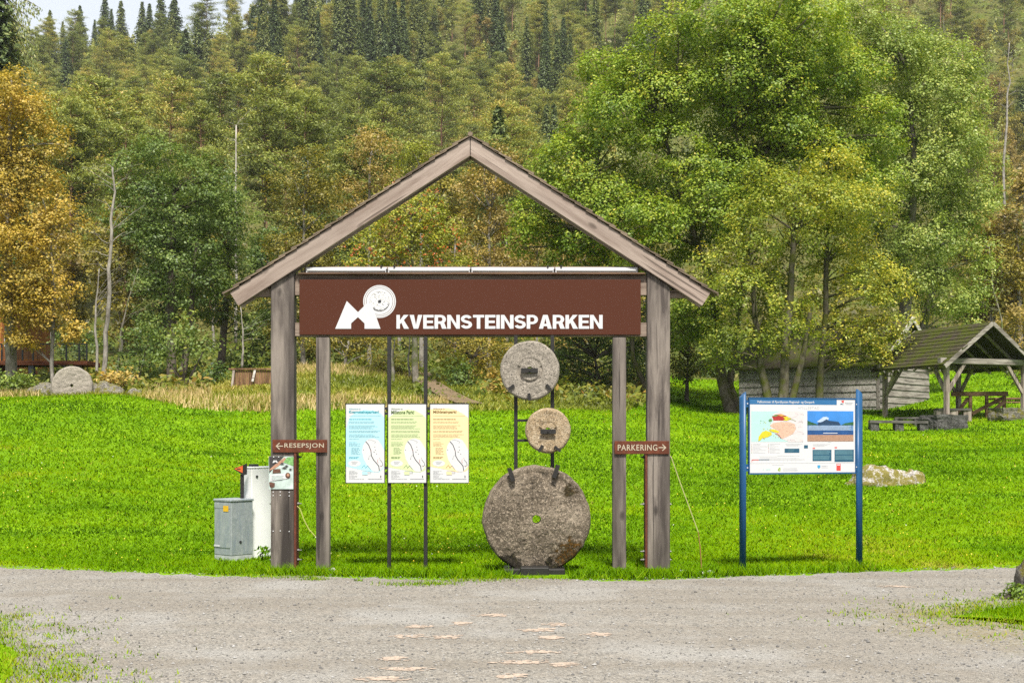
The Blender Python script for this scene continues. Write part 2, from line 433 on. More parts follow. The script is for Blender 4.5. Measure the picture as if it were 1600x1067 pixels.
# gravel road
def gravel():
    n = N('gravel'); v = n.coord()
    vo = n.n('TexVoronoi', Scale=62.0); n.t.links.new(v, vo.inputs['Vector'])
    sep = n.n('SeparateColor'); n.t.links.new(vo.outputs['Color'], sep.inputs[0])
    vo2 = n.n('TexVoronoi', Scale=120.0); n.t.links.new(v, vo2.inputs['Vector'])
    s2 = n.n('SeparateColor'); n.t.links.new(vo2.outputs['Color'], s2.inputs[0])
    big = n.noise(v, .55, 5, .6); med = n.noise(v, 3.5, 5, .6)
    c = n.ramp(sep.outputs[0], [(.05, (.130, .123, .110)), (.4, (.228, .207, .177)), (.75, (.281, .259, .223)), (.97, (.355, .334, .295))])
    c = n.mix(n.ramp(s2.outputs[1], [(.2, .55), (.5, 0.0)]), c, (.159, .150, .138))
    c = n.mix(n.ramp(med, [(.42, 0.0), (.7, .5)]), c, (.278, .246, .208))
    wheel = n.noise(n.coord(scale=(.10, 1.0, 1)), 1.6, 3, .5)
    c = n.mix(n.ramp(wheel, [(.46, 0.0), (.62, .6)]), c, (.196, .173, .143))
    c = n.mix(n.ramp(big, [(.50, 0.0), (.64, .6)]), c, (.296, .287, .269))
    # moss and thin grass creeping in near the two verges
    cc = n.n('TexCoord')
    mk = None
    for cx, cy, r in ((-5.6, 10.2, 1.9), (5.0, 11.9, 1.9), (5.6, 10.6, 1.7)):
        d = n.n('VectorMath'); d.operation = 'DISTANCE'; n.t.links.new(cc.outputs['Object'], d.inputs[0]); d.inputs[1].default_value = (cx, cy, .006)
        x = n.math('ADD', n.math('DIVIDE', d.outputs['Value'], r), n.math('SUBTRACT', n.noise(v, 2.6, 6, .75), .5))
        q = n.ramp(x, [(.45, 1.0), (1.0, 0.0)])
        mk = q if mk is None else n.math('MAXIMUM', mk, q)
    grain = n.ramp(n.noise(v, 30, 4, .8), [(.42, 0.0), (.58, 1.0)])
    c = n.mix(n.math('MULTIPLY', n.math('MULTIPLY', mk, grain), .8), c, (.196, .153, .042))
    h = n.math('MULTIPLY', n.math('SUBTRACT', 1.0, vo.outputs['Distance']), n.math('ADD', sep.outputs[1], .35))
    return n.bsdf(c, .95, normal=n.bump(h, 1.0, .016), spec=.12)
M['gravel'] = gravel()

_RX = [-40, -14, -7.4, -6.8, -5.2, -3.8, -2.6, -1.3, -.4, .5, 1.6, 3.2, 4.9, 6.8, 8, 14, 40]
_RY = [19.5, 18.1, 17.15, 17.0, 16.35, 15.95, 15.85, 15.62, 15.50, 15.44, 15.40, 15.9, 16.45, 17.0, 17.25, 18.1, 19.5]
def road_top(x):
    x = np.asarray(x, float)
    return np.interp(x, _RX, _RY)
def ragged(x, a, seed):
    return np.array([a * (mnoise.noise((t * .9, seed, 0)) + .7 * mnoise.noise((t * 3.1, seed, 5)) + .45 * mnoise.noise((t * 9, seed, 8)) + .3 * mnoise.noise((t * 26, seed, 8))) for t in np.atleast_1d(x)])
def road():
    xs = np.concatenate([np.arange(-40, -9, .5), np.arange(-9, 9.01, .03), np.arange(9.5, 40, .5)])
    top = road_top(xs) + ragged(xs, .22, 1.3)
    rows = [-30, 0, 5, 8, 11, 13, 14.2]
    V = []
    for x, t in zip(xs, top):
        for r in rows: V.append((x, r, .006))
        V.append((x, t, .006))
    k = len(rows) + 1; n = len(xs); i = np.arange(n - 1)[:, None] * k + np.arange(k - 1)[None]
    Q = np.stack([i, i + k, i + k + 1, i + 1], -1).reshape(-1, 4)
    tag(np_mesh('gravel_road', np.array(V), Q, M['gravel']), kind='structure')
road()

# the two grass verges that lie over the gravel
def in_left_verge(x, y):   # lower left corner
    x = np.asarray(x, float); y = np.asarray(y, float)
    return (x < np.interp(y, [6, 8.6, 9.7, 10.6, 11.4, 12.3, 12.8], [-2.7, -3.05, -3.3, -3.75, -4.3, -4.95, -6.5]))
def verge(name, poly, seed):
    bm = bmesh.new(); vs = []
    for (ax, ay), (bx, by) in zip(poly, poly[1:] + poly[:1]):
        L = math.hypot(bx - ax, by - ay); k = max(1, int(L / .05))
        for j in range(k):
            t = j / k; x = ax + (bx - ax) * t; y = ay + (by - ay) * t
            d = .10 * mnoise.noise((x * 1.3, y * 1.3, seed)) + .05 * mnoise.noise((x * 4, y * 4, seed))
            vs.append(bm.verts.new((x + d, y + d * .8, .016)))
    bm.faces.new(vs); bmesh.ops.triangulate(bm, faces=bm.faces[:])
    bmesh.ops.recalc_face_normals(bm, faces=bm.faces[:])
    me = bpy.data.meshes.new(name); bm.to_mesh(me); bm.free()
    if me.polygons[0].normal.z < 0: me.flip_normals()
    me.materials.append(M['lawn']); o = bpy.data.objects.new(name, me); COL.objects.link(o); tag(o, kind='structure')
LV = [(-9, 5), (-2.9, 5), (-3.1, 8.6), (-3.4, 9.6), (-3.9, 10.6), (-4.4, 11.5), (-4.95, 12.3), (-6.4, 13.0), (-9, 13.4)]
RV = [(9.5, 14.8), (7.2, 14.3), (5.6, 13.75), (4.75, 13.2), (4.15, 12.72), (3.75, 12.4), (4.3, 12.0), (4.8, 11.4), (5.6, 10.8), (7.2, 10.2), (9.5, 9.8)]
verge('grass_verge', [(x - .28, y - (.22 if y > 11 else 0)) for x, y in LV], 2.2); verge('grass_verge', [(x + .45 if x < 5.5 else x, y - .12 if y > 12.3 else y + .12) for x, y in RV], 7.7)

def inside(poly, x, y):
    c = np.zeros(len(x), bool); n = len(poly)
    for i in range(n):
        x0, y0 = poly[i]; x1, y1 = poly[(i + 1) % n]
        if y0 == y1: continue
        k = ((y0 > y) != (y1 > y)) & (x < (x1 - x0) * (y - y0) / (y1 - y0) + x0); c ^= k
    return c

# loose stones
def pebbles():
    rng = RNG
    n = 34000
    Y = 8.6 + 9 * rng.random(n) ** 1.15; u = rng.uniform(-60, 1660, n); X = PX(u, 1) * Y
    ok = (Y < road_top(X) + .22) & ~inside(LV, X, Y) & ~inside(RV, X, Y)
    edge = np.clip((Y - road_top(X) + 1.2) / 1.2, 0, 1)
    ok &= rng.random(n) < .55 + .45 * edge
    X, Y = X[ok], Y[ok]; n = len(X)
    base = np.array([(1, 0, 0), (0, 1, 0), (-1, 0, 0), (0, -1, 0), (0, 0, .75), (0, 0, -.4)], float)
    fc = np.array([(0, 1, 4), (1, 2, 4), (2, 3, 4), (3, 0, 4), (1, 0, 5), (2, 1, 5), (3, 2, 5), (0, 3, 5)])
    s = np.exp(rng.normal(math.log(.0068), .40, n)).clip(.0035, .022)
    V = base[None] * s[:, None, None] * rng.uniform(.6, 1.3, (n, 6, 1)); a = rng.random(n) * 6.28
    c, d = np.cos(a)[:, None], np.sin(a)[:, None]
    x = V[..., 0] * c - V[..., 1] * d; y = V[..., 0] * d + V[..., 1] * c
    V = np.stack([x + X[:, None], y + Y[:, None], V[..., 2] + .006 + s[:, None] * .25], -1)
    Fc = (np.arange(n)[:, None, None] * 6 + fc[None]).reshape(-1, 3)
    tint = np.repeat(rng.random(n), 8)
    nm = N('loose_gravel'); at = nm.n('Attribute'); at.attribute_name = 'tint'
    nm.bsdf(nm.ramp(at.outputs['Fac'], [(.0, (.089, .086, .084)), (.35, (.163, .155, .145)), (.8, (.215, .205, .191)), (1, (.284, .278, .270))]), .9, spec=.15)
    tag(np_mesh('loose_gravel', V.reshape(-1, 3), Fc, nm.m, tint), kind='stuff')
pebbles()

# pale sandy patches where the gravel has worn through
def patches():
    mt = flat('sandy_patch', (.53, .42, .33), .95, var=.2, scale=60)
    rng = np.random.default_rng(3)
    spots = [(640, 995, 32), (655, 980, 18), (635, 1046, 28), (600, 1062, 34), (842, 985, 26), (860, 997, 16), (840, 1020, 34), (815, 1036, 44), (800, 1057, 20), (935, 992, 18), (700, 996, 18), (1400, 917, 24), (870, 977, 16), (770, 962, 20), (720, 975, 14), (615, 1030, 16), (880, 1039, 14)]
    mb = MB()
    for u, v, w in spots:
        Y = F * CH / (v - HV); X = PX(u, Y); rx = w / F * Y; ry = .055 * Y / 11 + .03
        for k in range(46):
            a, q = rng.normal(size=2) * .66; x, y = X + rx * a, Y + ry * q; s = rng.uniform(.008, .032) * math.exp(-.25 * (a * a + q * q)); z = .0095 + .00004 * k
            n = 7; ph = rng.random() * 6
            mb.add([(x + s * 1.7 * rng.uniform(.7, 1.2) * math.cos(ph + 6.283 * j / n), y + s * rng.uniform(.7, 1.2) * math.sin(ph + 6.283 * j / n), z) for j in range(n)], [tuple(range(n))])
    tag(mb.build('sand_flecks', mt), kind='stuff')
patches()

# ------------------------------------------------------------------ grass
def blades(name, X, Y, h, w, mat, tint, rng, zoff=0.0, lean=.5, kind='stuff', Z=None):
    n = len(X)
    if Z is None: Z = HH(X, Y)
    a = rng.random(n) * 6.283; dx, dy = np.cos(a), np.sin(a); la = rng.normal(size=n) * lean * h; lb = rng.normal(size=n) * lean * h
    B = np.stack([X, Y, Z + zoff], 1)
    V = np.stack([B + np.stack([-dx * w / 2, -dy * w / 2, 0 * w], 1), B + np.stack([dx * w / 2, dy * w / 2, 0 * w], 1), B + np.stack([la, lb, h], 1)], 1)
    return tag(np_mesh(name, V.reshape(-1, 3), np.arange(3 * n).reshape(-1, 3), mat, tint), kind=kind)

def nz(X, Y, s, seed): return np.array([mnoise.noise((x * s, y * s, seed)) for x, y in zip(X, Y)])

M['blade'] = leafmat('grass_blade', [(0, (0.057, 0.133, 0.001)), (.35, (0.106, 0.228, 0.001)), (.65, (0.170, 0.305, 0.001)), (.88, (0.258, 0.344, 0.004)), (1, (0.350, 0.327, 0.046))], .42, 0, .003, .75)
M['dry'] = leafmat('dry_grass_blade', [(0, (.20, .16, .04)), (.3, (.40, .29, .11)), (.65, (.60, .45, .21)), (1, (.66, .53, .30))], .3, 0)
M['rough_blade'] = leafmat('rough_grass_blade', [(0, (.07, .08, .008)), (.3, (.14, .17, .012)), (.55, (.22, .24, .02)), (.8, (.34, .29, .05)), (1, (.46, .33, .12))], .3, 0)
M['bracken'] = leafmat('bracken_leaf', [(0, (.035, .05, .008)), (.35, (.085, .12, .012)), (.6, (.16, .17, .02)), (.8, (.24, .16, .03)), (1, (.33, .13, .03))], .3, 0)

def lawn_grass():
    rng = np.random.default_rng(21); n = 500000
    t = rng.random(n); Y = 15.2 * (77 / 15.2) ** (t ** 1.25); u = rng.uniform(-420, 2020, n); X = PX(u, 1) * Y
    rt = road_top(X) + .05
    ok = (Y > rt) & (Y < lawn_edge(u) + .3)
    X, Y, u = X[ok], Y[ok], u[ok]
    near = np.clip((Y - rt[ok]) / .5, 0, 1)
    k = (rng.random(len(X)) < .35 + .65 * near) & ~((X > -.05) & (X < .75) & (Y < 16.15)); X, Y, near = X[k], Y[k], near[k]
    big = nz(X, Y, .28, 1.0); med = nz(X, Y, 1.3, 4.0)
    h = (.022 + .0014 * Y) * rng.uniform(.5, 1.3, len(X)) * (1 + .25 * med) * (.6 + .4 * near); w = .007 + .00085 * Y
    str_ = nz(X * .35, Y, .9, 14.0)
    tint = .50 + .40 * big + .20 * med + .30 * nz(X, Y, .11, 17.) - .42 * np.clip(str_ - .12, 0, 1) * 2.4 + rng.normal(size=len(X)) * .075 + (1 - near) * .16 + (rng.random(len(X)) < .01) * .5
    blades('lawn_grass', X, Y, h, w, M['blade'], np.clip(tint, 0, 1), rng, lean=.85)
    # verges
    n = 190000; Y = rng.uniform(8.4, 15, n); u = rng.uniform(-420, 2060, n); X = PX(u, 1) * Y
    w1 = .30 * nz(X, Y, 1.4, 31.) + .16 * nz(X, Y, 5., 32.); k = inside(LV, X + w1 + rng.normal(size=n) * .12, Y + w1 + rng.normal(size=n) * .12) | inside(RV, X + w1 + rng.normal(size=n) * .16, Y + rng.normal(size=n) * .12)
    X, Y = X[k], Y[k]
    core = inside([(x - .35, y - .2) for x, y in LV], X, Y) | inside([(x + .6, y) for x, y in RV], X, Y)
    tint = .55 + .25 * nz(X, Y, 1.5, 2.) + rng.normal(size=len(X)) * .16 + np.where(core, 0, .22)
    blades('verge_grass', X, Y, np.where(core, .05, .026) * rng.uniform(.5, 1.6, len(X)) * (1 + .4 * nz(X, Y, .9, 3.)), .010 + 0 * X, M['blade'], np.clip(tint, 0, 1), rng, .012, Z=np.full(len(X), .0))
    # thin moss and sparse grass creeping over the gravel beside the verges
    n = 150000; Y = rng.uniform(8.9, 14.4, n); u = rng.uniform(-60, 1680, n); X = PX(u, 1) * Y
    j = np.abs(rng.normal(size=(n, 2))) * rng.choice([-1, 1], size=(n, 2))
    k = (inside(LV, X + j[:, 0] * .42, Y + j[:, 1] * .35) | inside(RV, X + j[:, 0] * .7, Y + j[:, 1] * .45)) & ~inside(LV, X - .12, Y) & ~inside(RV, X + .05, Y)
    X, Y = X[k], Y[k]
    c = nz(X, Y, 2.2, 21.) + .8 * nz(X, Y, 7., 22.)
    k = rng.random(len(X)) < np.clip(.30 + 1.2 * c, 0, 1); X, Y = X[k], Y[k]
    blades('verge_moss', X, Y, .026 * rng.uniform(.4, 1.6, len(X)), .014 + 0 * X, M['blade'], np.clip(.74 + rng.normal(size=len(X)) * .16, 0, 1), rng, .006, Z=0 * X)
    XX, YY = [], []
    for u, v, sd, m in ((490, 906, .10, 160), (478, 903, .07, 70), (640, 914, .22, 260), (680, 913, .16, 200), (715, 908, .25, 260), (560, 908, .04, 30), (432, 903, .16, 120), (755, 906, .2, 200), (810, 903, .3, 260), (178, 936, .04, 14), (400, 901, .2, 120), (900, 905, .3, 160), (990, 904, .3, 160)):
        Yc = F * CH / (v - HV); Xc = PX(u, Yc)
        XX.append(Xc + rng.normal(size=m) * sd); YY.append(Yc + rng.normal(size=m) * min(.09, sd * .5))
    X = np.concatenate(XX); Y = np.concatenate(YY)
    blades('gravel_tufts', X, Y, .035 * rng.uniform(.4, 1.5, len(X)), .010 + 0 * X, M['blade'], np.clip(.62 + rng.normal(size=len(X)) * .2, 0, 1), rng, .006, Z=0 * X)
    # longer weeds round the feet of the posts and along the road edge
    n = 9000; u = rng.uniform(330, 1380, n); X = PX(u, 1) * 16.4; Y = road_top(X) + np.abs(rng.normal(size=n)) * .28 + .08
    k = (rng.random(n) < np.clip(.45 + .8 * nz(X, Y, 1.6, 8.), 0.05, 1)) & ~((X > .02) & (X < .70) & (Y < 16.2)); X, Y = X[k], Y[k]
    blades('edge_weeds', X, Y, .10 * rng.uniform(.4, 1.6, len(X)), .014 + 0 * X, M['blade'], np.clip(.42 + rng.normal(size=len(X)) * .2, 0, 1), rng, lean=.6)
    # small yellow and white flowers
    n = 800; Y = 16.6 * (46 / 16.6) ** rng.random(n); u = rng.uniform(0, 1600, n); X = PX(u, 1) * Y
    k = (Y > road_top(X) + .3) & (Y < lawn_edge(u)) & (rng.random(n) < np.clip(.35 + 1.0 * nz(X, Y, .35, 6.), 0, 1)); X, Y = X[k], Y[k]; n = len(X)
    C = np.stack([X, Y, HH(X, Y) + .05 + .0022 * Y], 1); Nn = rng.normal(size=(n, 3)) * .3 + np.array([0, -.7, .8])
    s = .010 + .0006 * Y
    V, Q = leafquads(C, Nn, s, s, rng)
    fm = leafmat('meadow_flower', [(0, (.60, .45, .02)), (.85, (.65, .52, .05)), (.95, (.6, .6, .5)), (1, (.62, .62, .55))], .2, 0)
    tag(np_mesh('lawn_flowers', V, Q, fm, rng.random(n)), kind='stuff')
lawn_grass()

def rough_plants():
    rng = np.random.default_rng(31)
    # tall tan grass in front of and over the mound
    n = 30000; u = rng.uniform(-40, 700, n); Y = rng.uniform(44.5, 66, n); X = PX(u, 1) * Y
    v = HV - (HH(X, Y) - CH) / Y * F
    band = ((Y > lawn_edge(u) - .3) & (Y < lawn_edge(u) + 3.2) & (u > 225) & (u < 660)) | ((Y > 57) & (Y < 61.5) & (u > 440) & (u < 660)) | ((u < 60) & (Y < 52) & (Y > 48)) | ((u > 230) & (u < 330) & (Y > 48) & (Y < 58)) | ((u > 640) & (Y < 51) & (Y > lawn_edge(u)))
    k = band & (rng.random(n) < np.clip(.7 + 1.0 * nz(X, Y, .3, 2.), .05, 1)); X, Y = X[k], Y[k]
    blades('dry_grass', X, Y, (.30 * rng.uniform(.4, 1.3, len(X))), .045 + 0 * X, M['dry'], np.clip(.5 + .3 * nz(X, Y, .5, 7.) + rng.normal(size=len(X)) * .18, 0, 1), rng, lean=.3)
    n = 130000; u = rng.uniform(-400, 1060, n); Y = rng.uniform(44.5, 74, n); X = PX(u, 1) * Y
    k = (Y > lawn_edge(u)) ; X, Y, u = X[k], Y[k], u[k]
    clump = nz(X, Y, .45, 5.)
    h = (.17 + .16 * clump) * rng.uniform(.5, 1.3, len(X))
    tint = .42 + .46 * nz(X, Y, .22, 1.5) + .22 * clump + rng.normal(size=len(X)) * .13 - .12 * np.clip((Y - 62) / 8, 0, 1)
    blades('rough_grass', X, Y, h, .075 + 0 * X, M['rough_blade'], np.clip(tint, 0, 1), rng, lean=.6)
    # bracken and low brush along the foot of the wood
    n = 60000; u = rng.uniform(-120, 1720, n); Y = rng.uniform(49, 100, n); X = PX(u, 1) * Y
    e = lawn_edge(u)
    fol = nz(X, Y, .25, 12.)
    low = np.where(u > 1040, e + .5, np.where((u > 330) & (u < 650), 63, np.where(u < 330, 52, 50.5)))
    k = (Y > low) & (rng.random(n) < np.clip(.5 + 1.1 * fol, .03, 1)); X, Y, u, fol = X[k], Y[k], u[k], fol[k]
    n = len(X); hh = np.clip(.5 + 1.1 * fol, .15, 1.3) * rng.random(n)
    C = np.stack([X, Y, HH(X, Y) + hh], 1); Nn = rng.normal(size=(n, 3)) * .6 + np.array([0, -.35, .9])
    s = rng.uniform(.16, .40, n)
    V, Q = leafquads(C, Nn, s, s * .55, rng)
    tint = .40 + .35 * nz(X, Y, .12, 3.) + .2 * hh + rng.normal(size=n) * .12 - .1 * (Y > 66)
    tag(np_mesh('bracken', V, Q, M['bracken'], np.clip(tint, 0, 1)), kind='stuff')
rough_plants()

# trodden path up the bank behind the boards
def bank_path():
    pts = [(735, 49.0), (715, 51), (690, 54), (672, 57), (660, 60.5), (655, 65)]
    V = []
    for i, (u, Y) in enumerate(pts):
        for s in (-1, -.3, .3, 1):
            x = PX(u, Y) + s * .55; V.append((x, Y, H1(x, Y) + .14))
    Q = [(i * 4 + j, i * 4 + j + 1, i * 4 + j + 5, i * 4 + j + 4) for i in range(len(pts) - 1) for j in range(3)]
    tag(np_mesh('trodden_path', np.array(V), np.array(Q), flat('trodden_soil', (.20, .14, .08), .95, var=.4, scale=5)), kind='structure')
bank_path()
# ------------------------------------------------------------------ gateway
YG = F * CH / (890 - HV)                      # 16.667 m
def gx(u): return (u - 800) / F * YG
def gzv(v): return CH + (HV - v) / F * YG

def gateway():
    g = empty('timber_gateway', (gx(735), YG, 0), 0, 'weathered timber gateway of two thick posts carrying a shingled gable', 'gateway')
    def post(u0, u1, v0, v1, y0, d, nm, bv=.008):
        MB().box(gx(u0), gx(u1), y0, y0 + d, gzv(v1), gzv(v0)).build(nm, M['post'], g, bevel=bv)
    def cut_post(u0, u1, va, vb, v1, y0, d):
        """post whose top is cut along the rafter"""
        mb = MB(); x0, x1 = gx(u0), gx(u1); za, zb, zz = gzv(va), gzv(vb), gzv(v1)
        vs = [(x0, y0, zz), (x1, y0, zz), (x1, y0 + d, zz), (x0, y0 + d, zz), (x0, y0, za), (x1, y0, zb), (x1, y0 + d, zb), (x0, y0 + d, za)]
        mb.add(vs, [(0, 3, 2, 1), (4, 5, 6, 7), (0, 1, 5, 4), (1, 2, 6, 5), (2, 3, 7, 6), (3, 0, 4, 7)])
        return mb.build('post', M['post'], g, bevel=.010)
    pl = cut_post(423, 459.5, 446, 424, 888.5, YG, .21)
    pr = cut_post(1011.5, 1047, 424, 448, 891, YG, .21)
    post(493.5, 514.5, 526.5, 892, YG + .01, .12, 'inner_post'); post(957.5, 978.5, 526.5, 891, YG + .01, .12, 'inner_post')
    # rusty steel flanges bolted to the big posts
    for u0, u1, bl, v0 in ((459.6, 463.2, ((463.2, 1), (422.8, -1)), 700), (1008.2, 1011.4, ((1008.2, -1), (1047.2, 1)), 709)):
        s = MB().box(gx(u0), gx(u1), YG - .012, YG + .19, -.03, gzv(v0)).build('steel_flange', M['rust'], g)
        for ub, sg in bl:
            for v in ((714, 787, 860, 875) if u0 < 500 else (714, 788, 862, 875)):
                x = gx(ub); b = MB(); z = gzv(v)
                L = .055 if (sg > 0) == (u0 < 500) else .028
                b.tube([(x, YG + .08, z), (x + sg * L * .45, YG + .08, z)], .020, 6); b.tube([(x + sg * L * .45, YG + .08, z), (x + sg * L, YG + .08, z)], .009, 6)
                b.build('bolt', M['bolt'], s)
    # beams
    def beam(u0, u1, v0, v1, y0, d, nm='tie_beam', mt='beam'):
        MB().box(gx(u0), gx(u1), y0, y0 + d, gzv(v1), gzv(v0)).build(nm, M[mt], g, bevel=.006)
    beam(459.8, 1011.2, 428.8, 461, YG + .045, .12); beam(459.8, 1011.2, 503.5, 525.6, YG + .045, .12)
    beam(394, 422.7, 450, 463.5, YG + .06, .10, 'beam_end'); beam(1047.3, 1078, 452, 465, YG + .06, .10, 'beam_end')
    beam(466, 1008, 426.5, 429.0, YG - .03, .19, 'ledge_board', 'ledge'); beam(474, 999, 415.2, 426.3, YG + .085, .04, 'ledge_board')
    # rafters: local X runs down the slope from the apex
    ax, az = gx(735), gzv(216.5)
    run = gx(735) - gx(361.5); drop = az - gzv(458); L = math.hypot(run, drop); th = math.atan2(drop, run)
    w = .192
    for s in (-1, 1):
        for yy, dd, nm in ((YG - .055, .07, 'barge_board'), (YG + .16, .05, 'rafter')):
            mb = MB(); k = w * math.tan(th)
            # plumb cut at the apex, square cut at the eave
            y0, y1 = 0, dd
            o = .001 if s > 0 else 0
            prof = [(o, 0), (L, 0), (L, -w), (k * 1.0 + o, -w)]
            vs = [(p[0], y0, p[1]) for p in prof] + [(p[0], y1, p[1]) for p in prof]
            mb.add(vs, [(0, 1, 2, 3)[::-1], (4, 5, 6, 7), (0, 4, 5, 1), (1, 5, 6, 2), (2, 6, 7, 3), (3, 7, 4, 0)])
            mw = Matrix.Translation((0, yy - YG, az)) @ Matrix(((s * math.cos(th), 0, s * math.sin(th), 0), (0, 1, 0, 0), (-math.sin(th), 0, math.cos(th), 0), (0, 0, 0, 1)))
            ob = mb.build(nm, M['barge'], g, local=True, bevel=.005 if s > 0 else .005, mw=mw)
        # shingles in stepped courses
        mb = MB(); n = 21; st = (L + .03) / n; rng = random.Random(4 + s)
        for k in range(n):
            a = k * st; yf = YG - .085; yb = YG + .30; m = 5
            for j in range(m):
                y0 = yf + (yb - yf) * j / m + .002; y1 = yf + (yb - yf) * (j + 1) / m - .004
                t0, t1 = .004 + rng.random() * .004, .044 + rng.random() * .016
                e = st * 1.42 + rng.uniform(-.012, .012)
                vs = []
                for (l, h) in ((a, t0 + .003), (a + e, t1 - .026), (a + e, t1), (a, t0 + .016)):
                    for y in (y0, y1): vs.append((l, y - YG, h))
                mb.add(vs, [(0, 1, 3, 2), (2, 3, 5, 4), (4, 5, 7, 6), (6, 7, 1, 0), (0, 2, 4, 6), (1, 7, 5, 3)])
        mw = Matrix.Translation((0, 0, az + .004)) @ Matrix(((s * math.cos(th), 0, s * math.sin(th), 0), (0, 1, 0, 0), (-math.sin(th), 0, math.cos(th), 0), (0, 0, 0, 1)))
        mb.build('shingle_slope', M['shingle'], g, local=True, mw=mw)
    MB().tube([(ax - .0, YG - .09, az + .038), (ax, YG + .30, az + .038)], .035, 6).build('ridge_cap', M['shingle'], g)
gateway()

